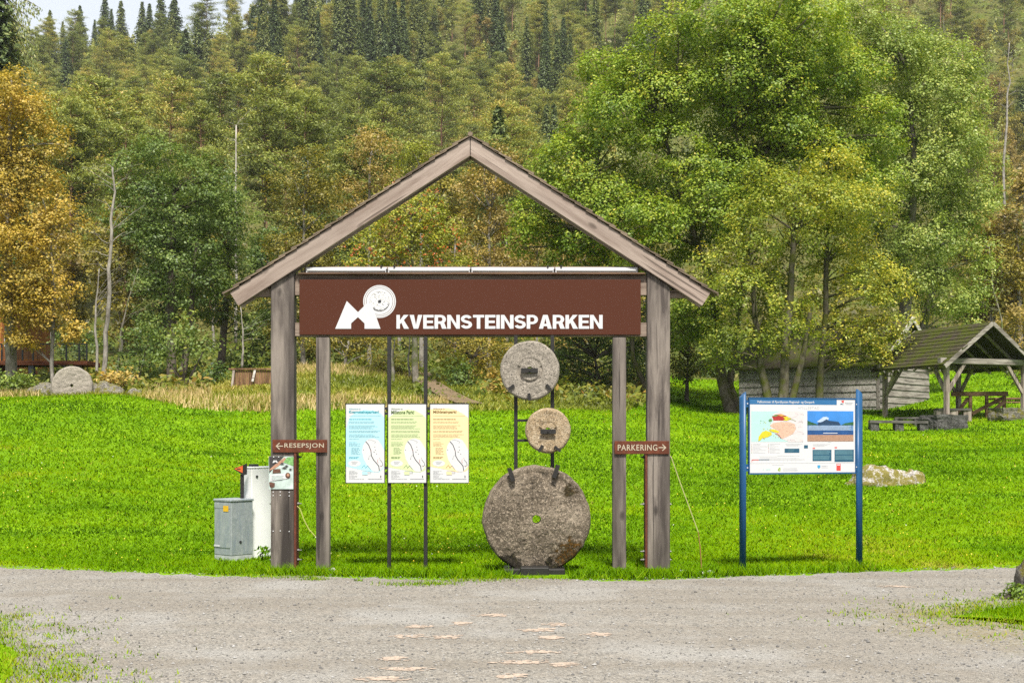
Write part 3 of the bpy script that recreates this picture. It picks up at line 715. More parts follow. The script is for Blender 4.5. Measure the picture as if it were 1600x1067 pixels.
def name_sign():
    y = YG - .012
    s = empty('name_sign', (gx(735), y, gzv(523)), 0, 'long brown board lettered KVERNSTEINSPARKEN below the gable', 'sign')
    MB().box(gx(468), gx(1001), y, y + .05, gzv(523), gzv(437)).build('board', M['brown_sign'], s, bevel=.003)
    mb = MB(); q = lambda pts: [(gx(a), gzv(b)) for a, b in pts]
    mb.plate(q([(524, 513.8), (542.1, 470.5), (559.6, 487.9), (559.6, 495.7), (548.9, 505.3), (548.9, 513.8)]), y - .0046)
    mb.plate(q([(559.6, 487.9), (575.5, 472), (582, 478), (594.7, 513.8), (569.8, 513.8), (569.8, 505.5), (559.6, 495.7)]), y - .0046)
    cx, cz = gx(593.2), gzv(471.3); p = YG / F
    mb.ring(cx, cz, 15.6 * p, 20.4 * p, y - .0022); mb.ring(cx, cz, 21.0 * p, 23.2 * p, y - .0022); mb.ring(cx, cz, 23.8 * p, 25.6 * p, y - .0022)
    mb.build('emblem', [M['white']], s)
    # speckled stone inside the emblem
    n = N('engraved_disc'); v = n.coord(); f = n.voro(v, 95, feature='DISTANCE_TO_EDGE')
    n.bsdf(n.ramp(f, [(.05, (.10, .10, .10)), (.16, (.80, .80, .80))]), .6)
    e = MB().disc(cx, cz, 15.4 * p, 15.4 * p, y - .0014, 0).disc(cx, cz, 2.6 * p, 2.6 * p, y - .0028, 1)
    for k in range(30):
        a = math.radians(200 + 150 * k / 30); e.line([(cx + 15.6 * p * math.cos(a), cz + 15.6 * p * math.sin(a)), (cx + (15.6 - 2.2 * abs(math.sin(a + .6))) * p * math.cos(a + .05), cz + (15.6 - 2.2) * p * math.sin(a + .05))], .8 * p, y - .0026, 1)
    e.build('emblem_disc', [n.m, M['dark']], s)
    # heavy grotesque capitals, drawn stroke by stroke (unit cap height)
    S = .205
    def arc(cx, cy, rx, ry, a0, a1, n=14): return [(cx + rx * math.cos(math.radians(a0 + (a1 - a0) * k / n)), cy + ry * math.sin(math.radians(a0 + (a1 - a0) * k / n))) for k in range(n + 1)]
    def strip(outer, inner): return [('strip', outer, inner)]
    def bowl(x, y0, y1, wd):    # the bowl of P and R with a flat left side
        r = (y1 - y0) / 2; cy = (y0 + y1) / 2
        o = [(x, y1)] + arc(x + wd - r, cy, r, r, 90, -90) + [(x, y0)]
        i = [(x, y1 - S * .86)] + arc(x + wd - r, cy, r - S, r - S * .86, 90, -90) + [(x, y0 + S * .86)]
        return [('strip', o, i)]
    def Sshape():
        cw = .66; r = .30
        c = arc(.335, .715, .24, .185, 25, 90, 8)[0:] + arc(.335, .715, .235, .185, 90, 250, 12)[1:] + arc(.325, .285, .245, .185, 70, -90, 12) + arc(.335, .285, .25, .185, -90, -160, 8)[1:]
        c = arc(.33, .70, .225, .195, 18, 180, 18) + [(.135, .60), (.24, .535), (.42, .475), (.53, .41)] + arc(.33, .30, .235, .195, 10, -165, 18)
        return c
    W = {'K': .72, 'V': .74, 'E': .61, 'R': .69, 'N': .74, 'S': .665, 'T': .65, 'I': S + .01, 'P': .66, 'A': .76}
    def polys(ch):
        w = W[ch]; t = .21
        if ch == 'K': return [[(0, 0), (S, 0), (S, 1), (0, 1)], [(S, .33), (S + .10, .45), (w - .01, 1), (w - .29, 1), (S, .62)], [(S + .05, .55), (S + .21, .66), (w + .02, 0), (w - .28, 0)]]
        if ch == 'V': return [[(0, 1), (.25, 1), (w / 2, .28), (w - .25, 1), (w, 1), (w / 2 + .135, 0), (w / 2 - .135, 0)]]
        if ch == 'A': return [[(0, 0), (.245, 0), (w / 2, .74), (w - .245, 0), (w, 0), (w / 2 + .135, 1), (w / 2 - .135, 1)], [(.20, .185), (w - .20, .185), (w - .26, .36), (.26, .36)]]
        if ch == 'E': return [[(0, 0), (S, 0), (S, 1), (0, 1)], [(S, 0), (w, 0), (w, .19), (S, .19)], [(S, .41), (w - .04, .41), (w - .04, .59), (S, .59)], [(S, .81), (w, .81), (w, 1), (S, 1)]]
        if ch == 'T': return [[(0, .81), (w, .81), (w, 1), (0, 1)], [(w / 2 - S / 2, 0), (w / 2 + S / 2, 0), (w / 2 + S / 2, .81), (w / 2 - S / 2, .81)]]
        if ch == 'I': return [[(0, 0), (S, 0), (S, 1), (0, 1)]]
        if ch == 'N': return [[(0, 0), (S, 0), (S, 1), (0, 1)], [(w - S, 0), (w, 0), (w, 1), (w - S, 1)], [(S, 1), (S, .66), (w - S, 0), (w - S, .36)]]
        if ch == 'P': return [[(0, 0), (S, 0), (S, 1), (0, 1)]] + bowl(S, .33, 1, w - S)
        if ch == 'R': return [[(0, 0), (S, 0), (S, 1), (0, 1)]] + bowl(S, .36, 1, w - S - .02) + [[(.33, .40), (.56, .45), (w + .02, 0), (w - .25, 0)]]
        if ch == 'S':
            c = Sshape(); o, i = [], []
            for k, pnt in enumerate(c):
                a = c[max(k - 1, 0)]; b = c[min(k + 1, len(c) - 1)]; dx, dy = b[0] - a[0], b[1] - a[1]; l = math.hypot(dx, dy)
                hw = .098; o.append((pnt[0] - dy / l * hw, pnt[1] + dx / l * hw)); i.append((pnt[0] + dy / l * hw, pnt[1] - dx / l * hw))
            return strip(o, i)
    word = 'KVERNSTEINSPARKEN'; gap = .052; tot = sum(W[c] for c in word) + gap * (len(word) - 1)
    x = gx(619.6); sc = (gx(941.5) - x) / tot; z0 = gzv(513.8); hs = gzv(492.2) - z0
    mb = MB()
    for ch in word:
        for k, pl in enumerate(polys(ch)):
            yy = y - .0045 - .0005 * k
            if pl[0] == 'strip':
                o, i = pl[1], pl[2]
                for j in range(len(o) - 1):
                    mb.plate([(x + a * sc, z0 + b * hs) for a, b in (o[j], o[j + 1], i[j + 1], i[j])], yy)
            else: mb.plate([(x + a * sc, z0 + b * hs) for a, b in pl], yy)
        x += (W[ch] + gap) * sc
    mb.build('lettering', M['white'], s)
name_sign()

def lamp_tubes():
    for i, (u0, u1) in enumerate(((477.5, 604.2), (605.8, 735.0), (736.2, 866.2), (867.6, 996.5))):
        nm = ['leftmost white tube lamp on the ledge above the brown board', 'second white tube lamp from the left on the gateway ledge', 'third white tube lamp from the left on the gateway ledge', 'rightmost white tube lamp on the ledge above the brown board'][i]
        t = empty('tube_lamp', (gx((u0 + u1) / 2), YG + .06, gzv(426.4)), 0, nm, 'lamp', 'tube lamps along the gateway ledge')
        x0, x1 = gx(u0), gx(u1)
        MB().box(x0, x1, YG + .022, YG + .062, gzv(426.2), gzv(417.6)).build('housing', M['white'], t, bevel=.006)
        MB().tube([(x0 + .02, YG + .012, gzv(422.4)), (x1 - .02, YG + .012, gzv(422.4))], .017, 10).build('tube', M['tube'], t, smooth=True)
        for uc in ([u1 - .2] if i < 3 else []):
            MB().box(gx(uc) - .006, gx(uc) + .014, YG - .010, YG + .03, gzv(426.0), gzv(420.3)).build('clip', M['black'], t)
        for uc in ((595.5, 616) if i == 0 else (856, 877) if i == 2 else ()):
            MB().box(gx(uc) - .012, gx(uc) + .012, YG + .0, YG + .06, gzv(417.4), gzv(414.6)).build('clip', M['black'], t)
lamp_tubes()

def way_sign(name, u0, u1, v0, v1, body, arrow, label):
    y = YG - .022
    s = empty(name, (gx((u0 + u1) / 2), y, gzv(v1)), 0, label, 'sign', 'rusty direction signs')
    MB().box(gx(u0), gx(u1), y, y + .016, gzv(v1), gzv(v0)).build('plate', M['rust_sign'], s, bevel=.002)
    mb = MB(); h = v1 - v0; zt, zb = gzv(v0 + h * .27), gzv(v1 - h * .27); zc = (zt + zb) / 2
    def arr(ua, ub):
        tip = gx(ua if ub > ua else ua); tail = gx(ub); d = 1 if tail > tip else -1
        mb.line([(tip, zc), (tail, zc)], .013, y - .004)
        mb.line([(tip + d * .040, zc + .038), (tip, zc), (tip + d * .040, zc - .038)], .013, y - .0046)
    if arrow == 'l': arr(u0 + 6, u0 + 16); a, b = u0 + 18.5, u1 - 5
    else: arr(u1 - 5.5, u1 - 16); a, b = u0 + 5, u1 - 18.5
    mb.text(body, gx(a), gx(b), zb, zt, y - .004, bold=.012, space=1.12)
    mb.build('lettering', M['gold'], s)
way_sign('direction_sign', 426.3, 511.5, 686.8, 706.6, 'RESEPSJON', 'l', 'rusty steel plate lettered RESEPSJON with an arrow to the left')
way_sign('direction_sign', 960.0, 1045.2, 688.8, 709.2, 'PARKERING', 'r', 'rusty steel plate lettered PARKERING with an arrow to the right')

def poster():
    y = YG - .014; u0, u1, v0, v1 = 420.3, 458.6, 712.8, 763.8
    s = empty('picture_poster', (gx(439), y, gzv(v1)), 0, 'small printed poster with a white emblem pinned to the thick post', 'poster')
    MB().box(gx(u0), gx(u1), y, y + .006, gzv(v1), gzv(v0)).build('backing', flat('poster_paper', (.55, .66, .62), .5, var=.25, scale=12), s)
    def q(pts): return [(gx(310 + a / 4.267), gzv(660 + b / 4.267)) for a, b in pts]
    ms = [flat('poster_dark', (.055, .05, .05)), flat('poster_green', (.20, .42, .14), var=.5, scale=40), flat('poster_skin', (.50, .27, .18), var=.3, scale=40), M['white'], flat('poster_pale', (.62, .76, .72), var=.25, scale=30), flat('poster_brown', (.13, .06, .04), var=.4, scale=30)]
    mb = MB(); d = .0012
    mb.plate(q([(472, 226), (572, 226), (500, 306), (474, 340)]), y - d, 0)
    mb.plate(q([(600, 230), (636, 228), (634, 290), (560, 262)]), y - 2 * d, 1)
    mb.plate(q([(476, 320), (520, 300), (570, 262), (585, 240), (575, 232), (500, 290), (476, 312)]), y - 3 * d, 2)
    mb.plate(q([(500, 310), (548, 308), (552, 335), (496, 338)]), y - 4 * d, 5)
    mb.plate(q([(478, 346), (590, 338), (600, 372), (482, 392)]), y - 5 * d, 3)
    mb.disc(gx(310 + 598 / 4.267), gzv(660 + 352 / 4.267), .033, .038, y - 6 * d, 5, 18); mb.disc(gx(310 + 600 / 4.267), gzv(660 + 348 / 4.267), .018, .02, y - 7 * d, 2, 14)
    mb.plate(q([(474, 395), (512, 402), (510, 425), (490, 436), (476, 420)]), y - 8 * d, 5)
    for a, b, c in ((560, 272, 16), (590, 288, 14), (575, 300, 20), (615, 310, 12)): mb.plate(q([(a - c, b + 4), (a, b - 6), (a + c, b + 2), (a + 2, b + 7)]), y - 9 * d, 0)
    mb.plate(q([(496, 268), (506, 248), (514, 256), (520, 248), (534, 268), (524, 268), (515, 260), (506, 268)]), y - 10 * d, 3)
    for k in range(4): mb.plate(q([(490, 352 + 8 * k), (570 - 8 * (k % 2), 350 + 8 * k), (570 - 8 * (k % 2), 353 + 8 * k), (490, 355 + 8 * k)]), y - 11 * d, 4)
    mb.build('print', ms, s)
    def pin(a, b): MB().tube([a, b], .008, 6).build('pin_head', M['white'], s)
    for v in (768, 773.5, 829):
        for u in (427, 438, 452): pin(*[(gx(u), YG + .001, gzv(v + (u % 3) * .4)), (gx(u), YG - .008, gzv(v + (u % 3) * .4))])
    for u in (428, 436, 449): pin((gx(u), y + .001, gzv(713.6)), (gx(u), y - .008, gzv(713.6)))
poster()

# ------------------------------------------------------------------ three info boards on a steel rack
def info_boards():
    Yb = YG - .02
    r = empty('board_rack', (gx(636), Yb, 0), 0, 'two slim black steel posts that carry the three leaflet boards', 'stand')
    for u in (608, 665): MB().box(gx(u - 2.9), gx(u + 2.9), Yb + .01, Yb + .06, -.05, gzv(525.8)).build('post', M['black'], r, bevel=.003)
    for u in (603.9, 668.9):
        for v in (638, 646, 731, 739.5): MB().box(gx(u - 2.6), gx(u + 2.6), Yb - .005, Yb + .012, gzv(v + 2), gzv(v - 2)).build('bracket', M['black'], r)
    cols = {'blue': ((.46, .78, .88), (.05, .34, .42)), 'green': ((.66, .76, .42), (.12, .18, .06)), 'orange': ((.90, .72, .40), (.22, .14, .04))}
    data = [(540.3, 601.8, 'blue', 'Velkommen til', 'Kvernsteinsparken!', 'pale blue leaflet board headed Kvernsteinsparken on the black rack', 140, 540),
            (606.2, 667.0, 'green', 'Welcome to', 'Millstone Park!', 'pale green leaflet board headed Millstone Park on the black rack', 577, 977),
            (671.6, 733.2, 'orange', 'Willkommen im', 'Mühlsteinpark!', 'pale orange leaflet board headed Mühlsteinpark on the black rack', 1012, 1416)]
    grey = flat('pale_print', (.42, .44, .46), var=.05)
    for i, (u0, u1, key, small, big, label, za, zb) in enumerate(data):
        v0, v1 = 630.0, 754.6; y = Yb - .012
        b = empty('information_board', (gx((u0 + u1) / 2), y, gzv(v1)), 0, label, 'sign', 'leaflet boards on the black rack')
        f = MB()
        for (a, c, e, h) in ((u0, u1, v0, v0 + .9), (u0, u1, v1 - .9, v1), (u0, u0 + .8, v0 + .9, v1 - .9), (u1 - .8, u1, v0 + .9, v1 - .9)):
            f.box(gx(a), gx(c), y - .006, y + .014, gzv(h), gzv(e))
        f.build('frame', M['black'], b)
        X = lambda t: gx(u0) + (gx(u1) - gx(u0)) * t
        Z = lambda t: gzv(v0) + (gzv(v1) - gzv(v0)) * t
        def q(pts): return [(X((a - 140) / 400), Z((c - 200) / 828)) for a, c in pts]
        col, ink = cols[key]
        ms = [M['white'], flat(key + '_print', col, .5, var=.03), flat(key + '_ink', ink, .5, var=.03), grey, M['dark'], flat('red_dot', (.45, .07, .05)), flat(key + '_text', tuple(x * .55 for x in col), var=.03)]
        mb = MB().box(X(.014), X(.986), y, y + .01, Z(.993), Z(.008), 0)
        d = .0012
        blob = {'blue': [(146, 470), (165, 395), (190, 335), (250, 290), (330, 268), (420, 275), (500, 305), (534, 350), (534, 800), (525, 870), (480, 914), (400, 912), (280, 885), (146, 852)],
                'green': [(146, 350), (200, 310), (270, 280), (350, 263), (430, 280), (500, 320), (534, 360), (534, 840), (525, 890), (480, 914), (400, 912), (280, 885), (146, 862)],
                'orange': [(146, 262), (220, 255), (330, 252), (400, 268), (470, 305), (534, 352), (534, 880), (500, 905), (420, 912), (300, 885), (146, 855)]}[key]
        mb.plate(q(blob), y - d, 1)
        mb.plate(q([(345, 590), (380, 570), (420, 563), (470, 580), (505, 630), (534, 690), (534, 840), (505, 885), (470, 910), (420, 905), (370, 860), (325, 780), (308, 700), (318, 640)]), y - 2 * d, 0)
        mb.line(q([(345, 595), (375, 630), (398, 690), (404, 745), (425, 785), (455, 820), (478, 850), (484, 895)]), .009, y - 3 * d, 4)
        mb.line(q([(400, 735), (380, 750), (374, 780)]), .005, y - 3 * d, 3); mb.line(q([(368, 585), (385, 575), (430, 590), (446, 600), (435, 612)]), .004, y - 3 * d, 3)
        mb.line(q([(490, 785), (515, 815), (520, 840), (500, 855)]), .005, y - 3 * d, 4); mb.line(q([(470, 780), (465, 800), (472, 820)]), .004, y - 3 * d, 5)
        for a, c, m in ((487, 770, 5), (497, 850, 5), (438, 652, 4), (443, 685, 4), (432, 705, 4), (455, 725, 4), (425, 700, 3), (323, 682, 4), (398, 690, 5), (375, 775, 4)): mb.disc(X((a - 140) / 400), Z((c - 200) / 828), .0045, .0045, y - 4 * d, m, 8)
        mb.disc(X((232 - 140) / 400), Z((822 - 200) / 828), .082, .041, y - 2 * d, 0, 24)
        for k in range(3): mb.rect(X(.15 + .01 * k), X(.31 - .02 * k), Z(.735 + .014 * k), Z(.730 + .014 * k), y - 3 * d, 3)
        # little sketch below the map
        mb.line(q([(305, 870), (330, 840), (345, 870), (365, 845), (395, 885)]), .004, y - 3 * d, 2); mb.line(q([(315, 905), (395, 905), (395, 925), (315, 925), (315, 905)]), .003, y - 3 * d, 2)
        mb.plate(q([(308, 908), (360, 908), (365, 940), (312, 940)]), y - 4 * d, 1)
        mb.text(small, X(.09), X(.38), Z(.080), Z(.061), y - 3 * d, 2, bold=.004); mb.text(big, X(.09), X(.85 if key == 'blue' else .68), Z(.135 if key != 'blue' else .135), Z(.090), y - 3 * d, 2, bold=.03)
        mb.rect(X(.09), X(.90), Z(.1585), Z(.156), y - 3 * d, 6)
        rg = random.Random(40 + i)
        rows = [(.197, .205, .66, 2, 0), (.228, .232, .75, 6, 0), (.243, .247, .72, 6, 0)] + [(z, z + .004, rg.uniform(.66, .85), 6, 0) for z in (.276, .289, .302, .315)] + [(z, z + .005, rg.uniform(.7, .88), 6, 1) for z in (.345, .358, .388, .404, .42)] + [(z, z + .004, rg.uniform(.28, .42), 6, 0) for z in (.446, .487, .503, .516, .53)] + [(z, z + .004, rg.uniform(.30, .38), 6, 2) for z in (.555, .568, .581, .594, .607, .62, .633)] + [(.672, .678, .34, 2, 0), (.685, .69, .30, 2, 0)] + [(z, z + .003, rg.uniform(.22, .34), 3, 0) for z in (.845, .856, .867, .878, .889, .905, .917, .929)] + [(.945, .949, .5, 3, 0)]
        for z0, z1, xe, m, ind in rows:
            x = .09 if ind < 2 else .15
            while x < xe - .02:
                e = min(xe, x + rg.uniform(.03, .10)); mb.rect(X(x), X(e), Z(z1), Z(z0), y - 3 * d, m); x = e + .010
        mb.rect(X(.57), X(.93), Z(.949), Z(.943), y - 3 * d, 3); mb.rect(X(.885), X(.905), Z(.930), Z(.912), y - 3 * d, 4); mb.disc(X(.895), Z(.908), .006, .006, y - 3 * d, 4, 8)
        mb.build('panel', ms, b)
info_boards()

# ------------------------------------------------------------------ millstones
def millstone_mesh(R, thick, hole, seed, rim=.02, rough=.012, wob=.02, collar=0, cone=0.0, nr=26, na=110, slope=0.0):
    """axis along Y, front face towards -Y"""
    V, Fc = [], []
    prof = [(hole, thick / 2)] if hole else [(.004, thick / 2)]
    rad = list(np.linspace(hole if hole else .004, R - rim, nr))
    front = [(r, -thick / 2) for r in rad] + [(R - rim * .4, -thick / 2 + rim * .35), (R, -thick / 2 + rim * 1.2), (R, 0), (R, thick / 2 - rim), (R - rim, thick / 2), (R * .5, thick / 2)]
    prof = [(hole or .004, 0.0)] + front + [(hole or .004, thick / 2)]
    for i, (r, y) in enumerate(prof):
        for k in range(na):
            a = 2 * math.pi * k / na; ca, sa = math.cos(a), math.sin(a)
            rr = r; yy = y
            if r > R * .9: rr = r * (1 + wob * (mnoise.noise((ca * 2.2, sa * 2.2, seed)) + .5 * mnoise.noise((ca * 7, sa * 7, seed))))
            if hole and r <= hole + 1e-6: rr = r * (1 + .12 * mnoise.noise((ca * 2, sa * 2, seed + 3)))
            x, z = rr * ca, rr * sa
            if y <= -thick / 2 + 1e-6:
                yy += rough * (mnoise.noise((x * 7, z * 7, seed)) + .7 * mnoise.noise((x * 19, z * 19, seed)) + .45 * mnoise.noise((x * 45, z * 45, seed)))
                yy += cone * (r / R) ** 2
                if collar and abs(r - collar) < .016: yy += .022 * (1 if sa < .35 else .3)
            elif r > R * .9: rr += .5 * rough * mnoise.noise((x * 12, y * 20, z * 12)); x, z = rr * ca, rr * sa
            V.append((x, yy, z))
    n = len(prof)
    for i in range(n):
        j = (i + 1) % n
        for k in range(na):
            l = (k + 1) % na; Fc.append((i * na + k, i * na + l, j * na + l, j * na + k))
    return np.array(V), np.array(Fc)[:, ::-1]

def millstones():
    Ys = 16.42
    st = empty('millstone_stand', (PX(836, Ys), Ys, 0), 0, 'black steel stand of two uprights that clamps the three stacked millstones', 'stand')
    pu = lambda u: PX(u, Ys); pv = lambda v: PZ(v, Ys)
    for u in (806, 863.5): MB().box(pu(u - 2.9), pu(u + 2.9), Ys + .10, Ys + .15, 0, pv(523)).build('upright', M['black'], st, bevel=.003)
    for v in (656.5, 688): MB().box(pu(809), pu(861), Ys + .105, Ys + .14, pv(v + 2), pv(v - 2)).build('crossbar', M['black'], st)
    MB().box(PX(787, 16.1), PX(883, 16.1), 16.10, Ys + .16, -.02, PZ(889, 16.1)).build('foot_beam', M['black'], st, bevel=.01)
    Yf = 16.02
    MB().box(PX(813, Yf), PX(858, Yf), Yf, Yf + .35, -.02, PZ(886.5, Yf)).build('foot_block', M['black'], st, bevel=.01)
    def clamp(u, v, ang, L, w, y):
        c = MB(); a = math.radians(ang); x, z = PX(u, y), PZ(v, y); dx, dz = math.cos(a) * L / 2, math.sin(a) * L / 2
        c.bar((x - dx, y, z - dz), (x + dx, y, z + dz), w, .02)
        # return leg over the rim to the uprights
        e = (x - dx, y, z - dz); c.bar((e[0], y - .012, e[2]), (e[0], Ys + .14, e[2]), w, w * .4, up=(math.cos(a), 0, math.sin(a)))
        c.build('clamp', M['black'], st)
    def stone_obj(u, v, R, thick, hole, seed, mt, label, yc, tilt=0, **kw):
        x, z = PX(u, yc - thick / 2), PZ(v, yc - thick / 2)
        V, Fc = millstone_mesh(R, thick, hole, seed, **kw)
        o = np_mesh('millstone', V, Fc, M[mt], smooth=True); o.location = (x, yc, z); o.rotation_euler = (tilt, 0, 0)
        return tag(o, label, 'millstone', 'millstones clamped in the black stand')
    s1 = stone_obj(828, 578.7, .381, .13, .045, 2.0, 'stone_grey', 'grey granite millstone under the brown board, topmost of the stacked three', Ys + .0, rim=.025, rough=.007, wob=.012, collar=.145, nr=44)
    s2 = stone_obj(856.3, 672.6, .292, .11, .036, 5.0, 'stone_tan', 'small tan millstone in the middle, smallest of the stacked three', Ys + .0, rim=.03, rough=.006, wob=.014, collar=.10, nr=36)
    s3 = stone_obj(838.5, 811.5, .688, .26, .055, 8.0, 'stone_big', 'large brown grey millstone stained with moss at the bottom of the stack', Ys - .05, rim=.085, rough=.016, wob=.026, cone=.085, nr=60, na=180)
    y1 = Ys - .105
    for s, (uu, vv), w in ((s1, (827.4, 578.8), .215), (s2, (856.5, 674.2), .20)):
        x, z = PX(uu, y1), PZ(vv, y1); b = MB().box(x - w / 2, x + w / 2, y1 + .0, y1 + .025, z - .030, z + .030)
        b.tube([(x, y1 + .002, z), (x, y1 - .014, z)], .012, 6); b.tube([(x, y1 + .02, z), (x, Ys + .10, z)], .018, 6)
        b.build('centre_bar', M['black'], st, bevel=.003)
    clamp(798.5, 605, 215 + 0, .08, .036, Ys - .082); clamp(857.5, 605, -50, .08, .036, Ys - .082); clamp(827, 620.5, -85, .085, .034, Ys - .082)
    clamp(844.5, 701, 235, .09, .036, Ys - .072); clamp(871.5, 701.5, -40, .09, .036, Ys - .072)
    clamp(798.5, 740.5, 108, .16, .055, Ys - .20); clamp(869, 735.5, 72, .16, .055, Ys - .20)
millstones()

# ------------------------------------------------------------------ cabinets and triangle post
def cabinets():
    Y = F * CH / (879 - HV) + .1
    mn = M['galv']
    x = PX(361, Y); c = empty('electric_cabinet', (x, Y, 0), math.radians(-41), 'galvanised grey electric cabinet with a yellow sticker left of the gateway', 'cabinet')
    w, d, h = .385, .375, .83
    # local: near corner at origin, left face along -X', right face along +Y' turned
    a = MB().box(-w, 0, 0, d, .085, h).build('body', mn, c, local=True, bevel=.008)
    MB().box(-w - .012, .012, -.012, d + .012, h, h + .035).build('lid', mn, c, local=True, bevel=.008)
    MB().box(-w + .004, -.004, .004, d - .004, -.03, .083).build('plinth', flat('pale_plinth', (.50, .53, .52), .7, .1, var=.2), c, local=True)
    dr = MB().box(-w + .015, -.015, -.008, -.001, .19, h - .10).build('door', mn, c, local=True, bevel=.003)
    MB().box(-w + .015, -.015, -.010, -.001, h - .10 + .004, h - .02).build('door_strip', mn, c, local=True, bevel=.002)
    MB().box(-w * .42, -w * .12, -.014, -.0105, h - .135, h - .055).build('sticker', flat('yellow_sticker', (.80, .48, .02), .5, var=.15, scale=50), c, local=True)
    MB().box(-w + .01, -w + .14, -.012, -.009, .20, .225).build('name_plate', M['white'], c, local=True)
    lk = MB(); 
    lk.tube([(.001, d * .42, .27), (.010, d * .42, .27)], .018, 10); lk.build('lock', M['dark'], c, local=True)
    # white charging cabinet behind it
    Y2 = Y + .40
    x = PX(393, Y2); k = empty('white_cabinet', (x, Y2, H1(x, Y2)), math.radians(-42), 'tall plain white cabinet standing behind the grey one beside the post', 'cabinet')
    wh = flat('white_powder_coat', (1.05, 1.05, 1.04), .45, var=.03, scale=6)
    h2 = PZ(729, Y2) - k.location.z
    MB().box(-.20, 0, 0, .42, -.1, h2 - .03).build('body', wh, k, local=True, bevel=.012)
    MB().box(-.205, .005, -.005, .425, h2 - .028, h2).build('lid', wh, k, local=True, bevel=.01)
    MB().box(-.14, -.03, .05, .15, h2 + .001, h2 + .035).build('vent', M['dark'], k, local=True, bevel=.005)
    MB().tube([(.0, .09, h2 - .14), (.012, .09, h2 - .14)], .018, 10).build('lock', M['dark'], k, local=True)
    # black post with an orange triangle
    Y3 = Y + .30; p = empty('marker_post', (PX(378, Y3), Y3, 0), 0, 'black marker post with an orange triangle sign beside the white cabinet', 'marker')
    q = lambda u, v: (PX(u, Y3), PZ(v, Y3))
    MB().box(q(375.4, 0)[0], q(380.6, 0)[0], Y3, Y3 + .04, -.05, q(0, 741)[1]).build('post', M['black'], p)
    bk = MB(); pts = [q(365, 732), (q(383, 725)), q(385.4, 723.5), q(385.4, 741), q(380, 742.5)]
    vs = [(a, Y3 - .02, b) for a, b in pts] + [(a, Y3 + .03, b) for a, b in pts]; n = len(pts)
    bk.add(vs, [tuple(range(n))[::-1], tuple(range(n, 2 * n))] + [(i, (i + 1) % n, (i + 1) % n + n, i + n) for i in range(n)]); bk.build('head', M['black'], p)
    MB().plate([q(366.6, 732.2), q(380, 726.8), q(379.6, 738.6)], Y3 - .025).build('triangle', flat('orange_reflector', (.80, .16, .04), .4, var=.1), p)
    MB().line([q(371, 732), q(376, 732.5)], .012, Y3 - .029).build('pictogram', M['dark'], p)
    # a dock-like weed between cabinet and post
    wd = MB(); rg = random.Random(6); bx, by = PX(414, Y), Y - .05
    lv = np.random.default_rng(2); n = 60
    C = np.stack([bx + lv.normal(size=n) * .05, by + lv.normal(size=n) * .04, lv.random(n) * .20 + .01], 1)
    V, Q = leafquads(C, lv.normal(size=(n, 3)) * .6 + np.array([0, -.8, .5]), .09, .026, lv, T=np.tile([.35, 0, .9], (n, 1)) + lv.normal(size=(n, 3)) * .35)
    tag(np_mesh('weed', V, Q, M['blade'], lv.random(n) * .4), 'dark green tuft of weeds at the foot of the thick post', 'plant')
cabinets()

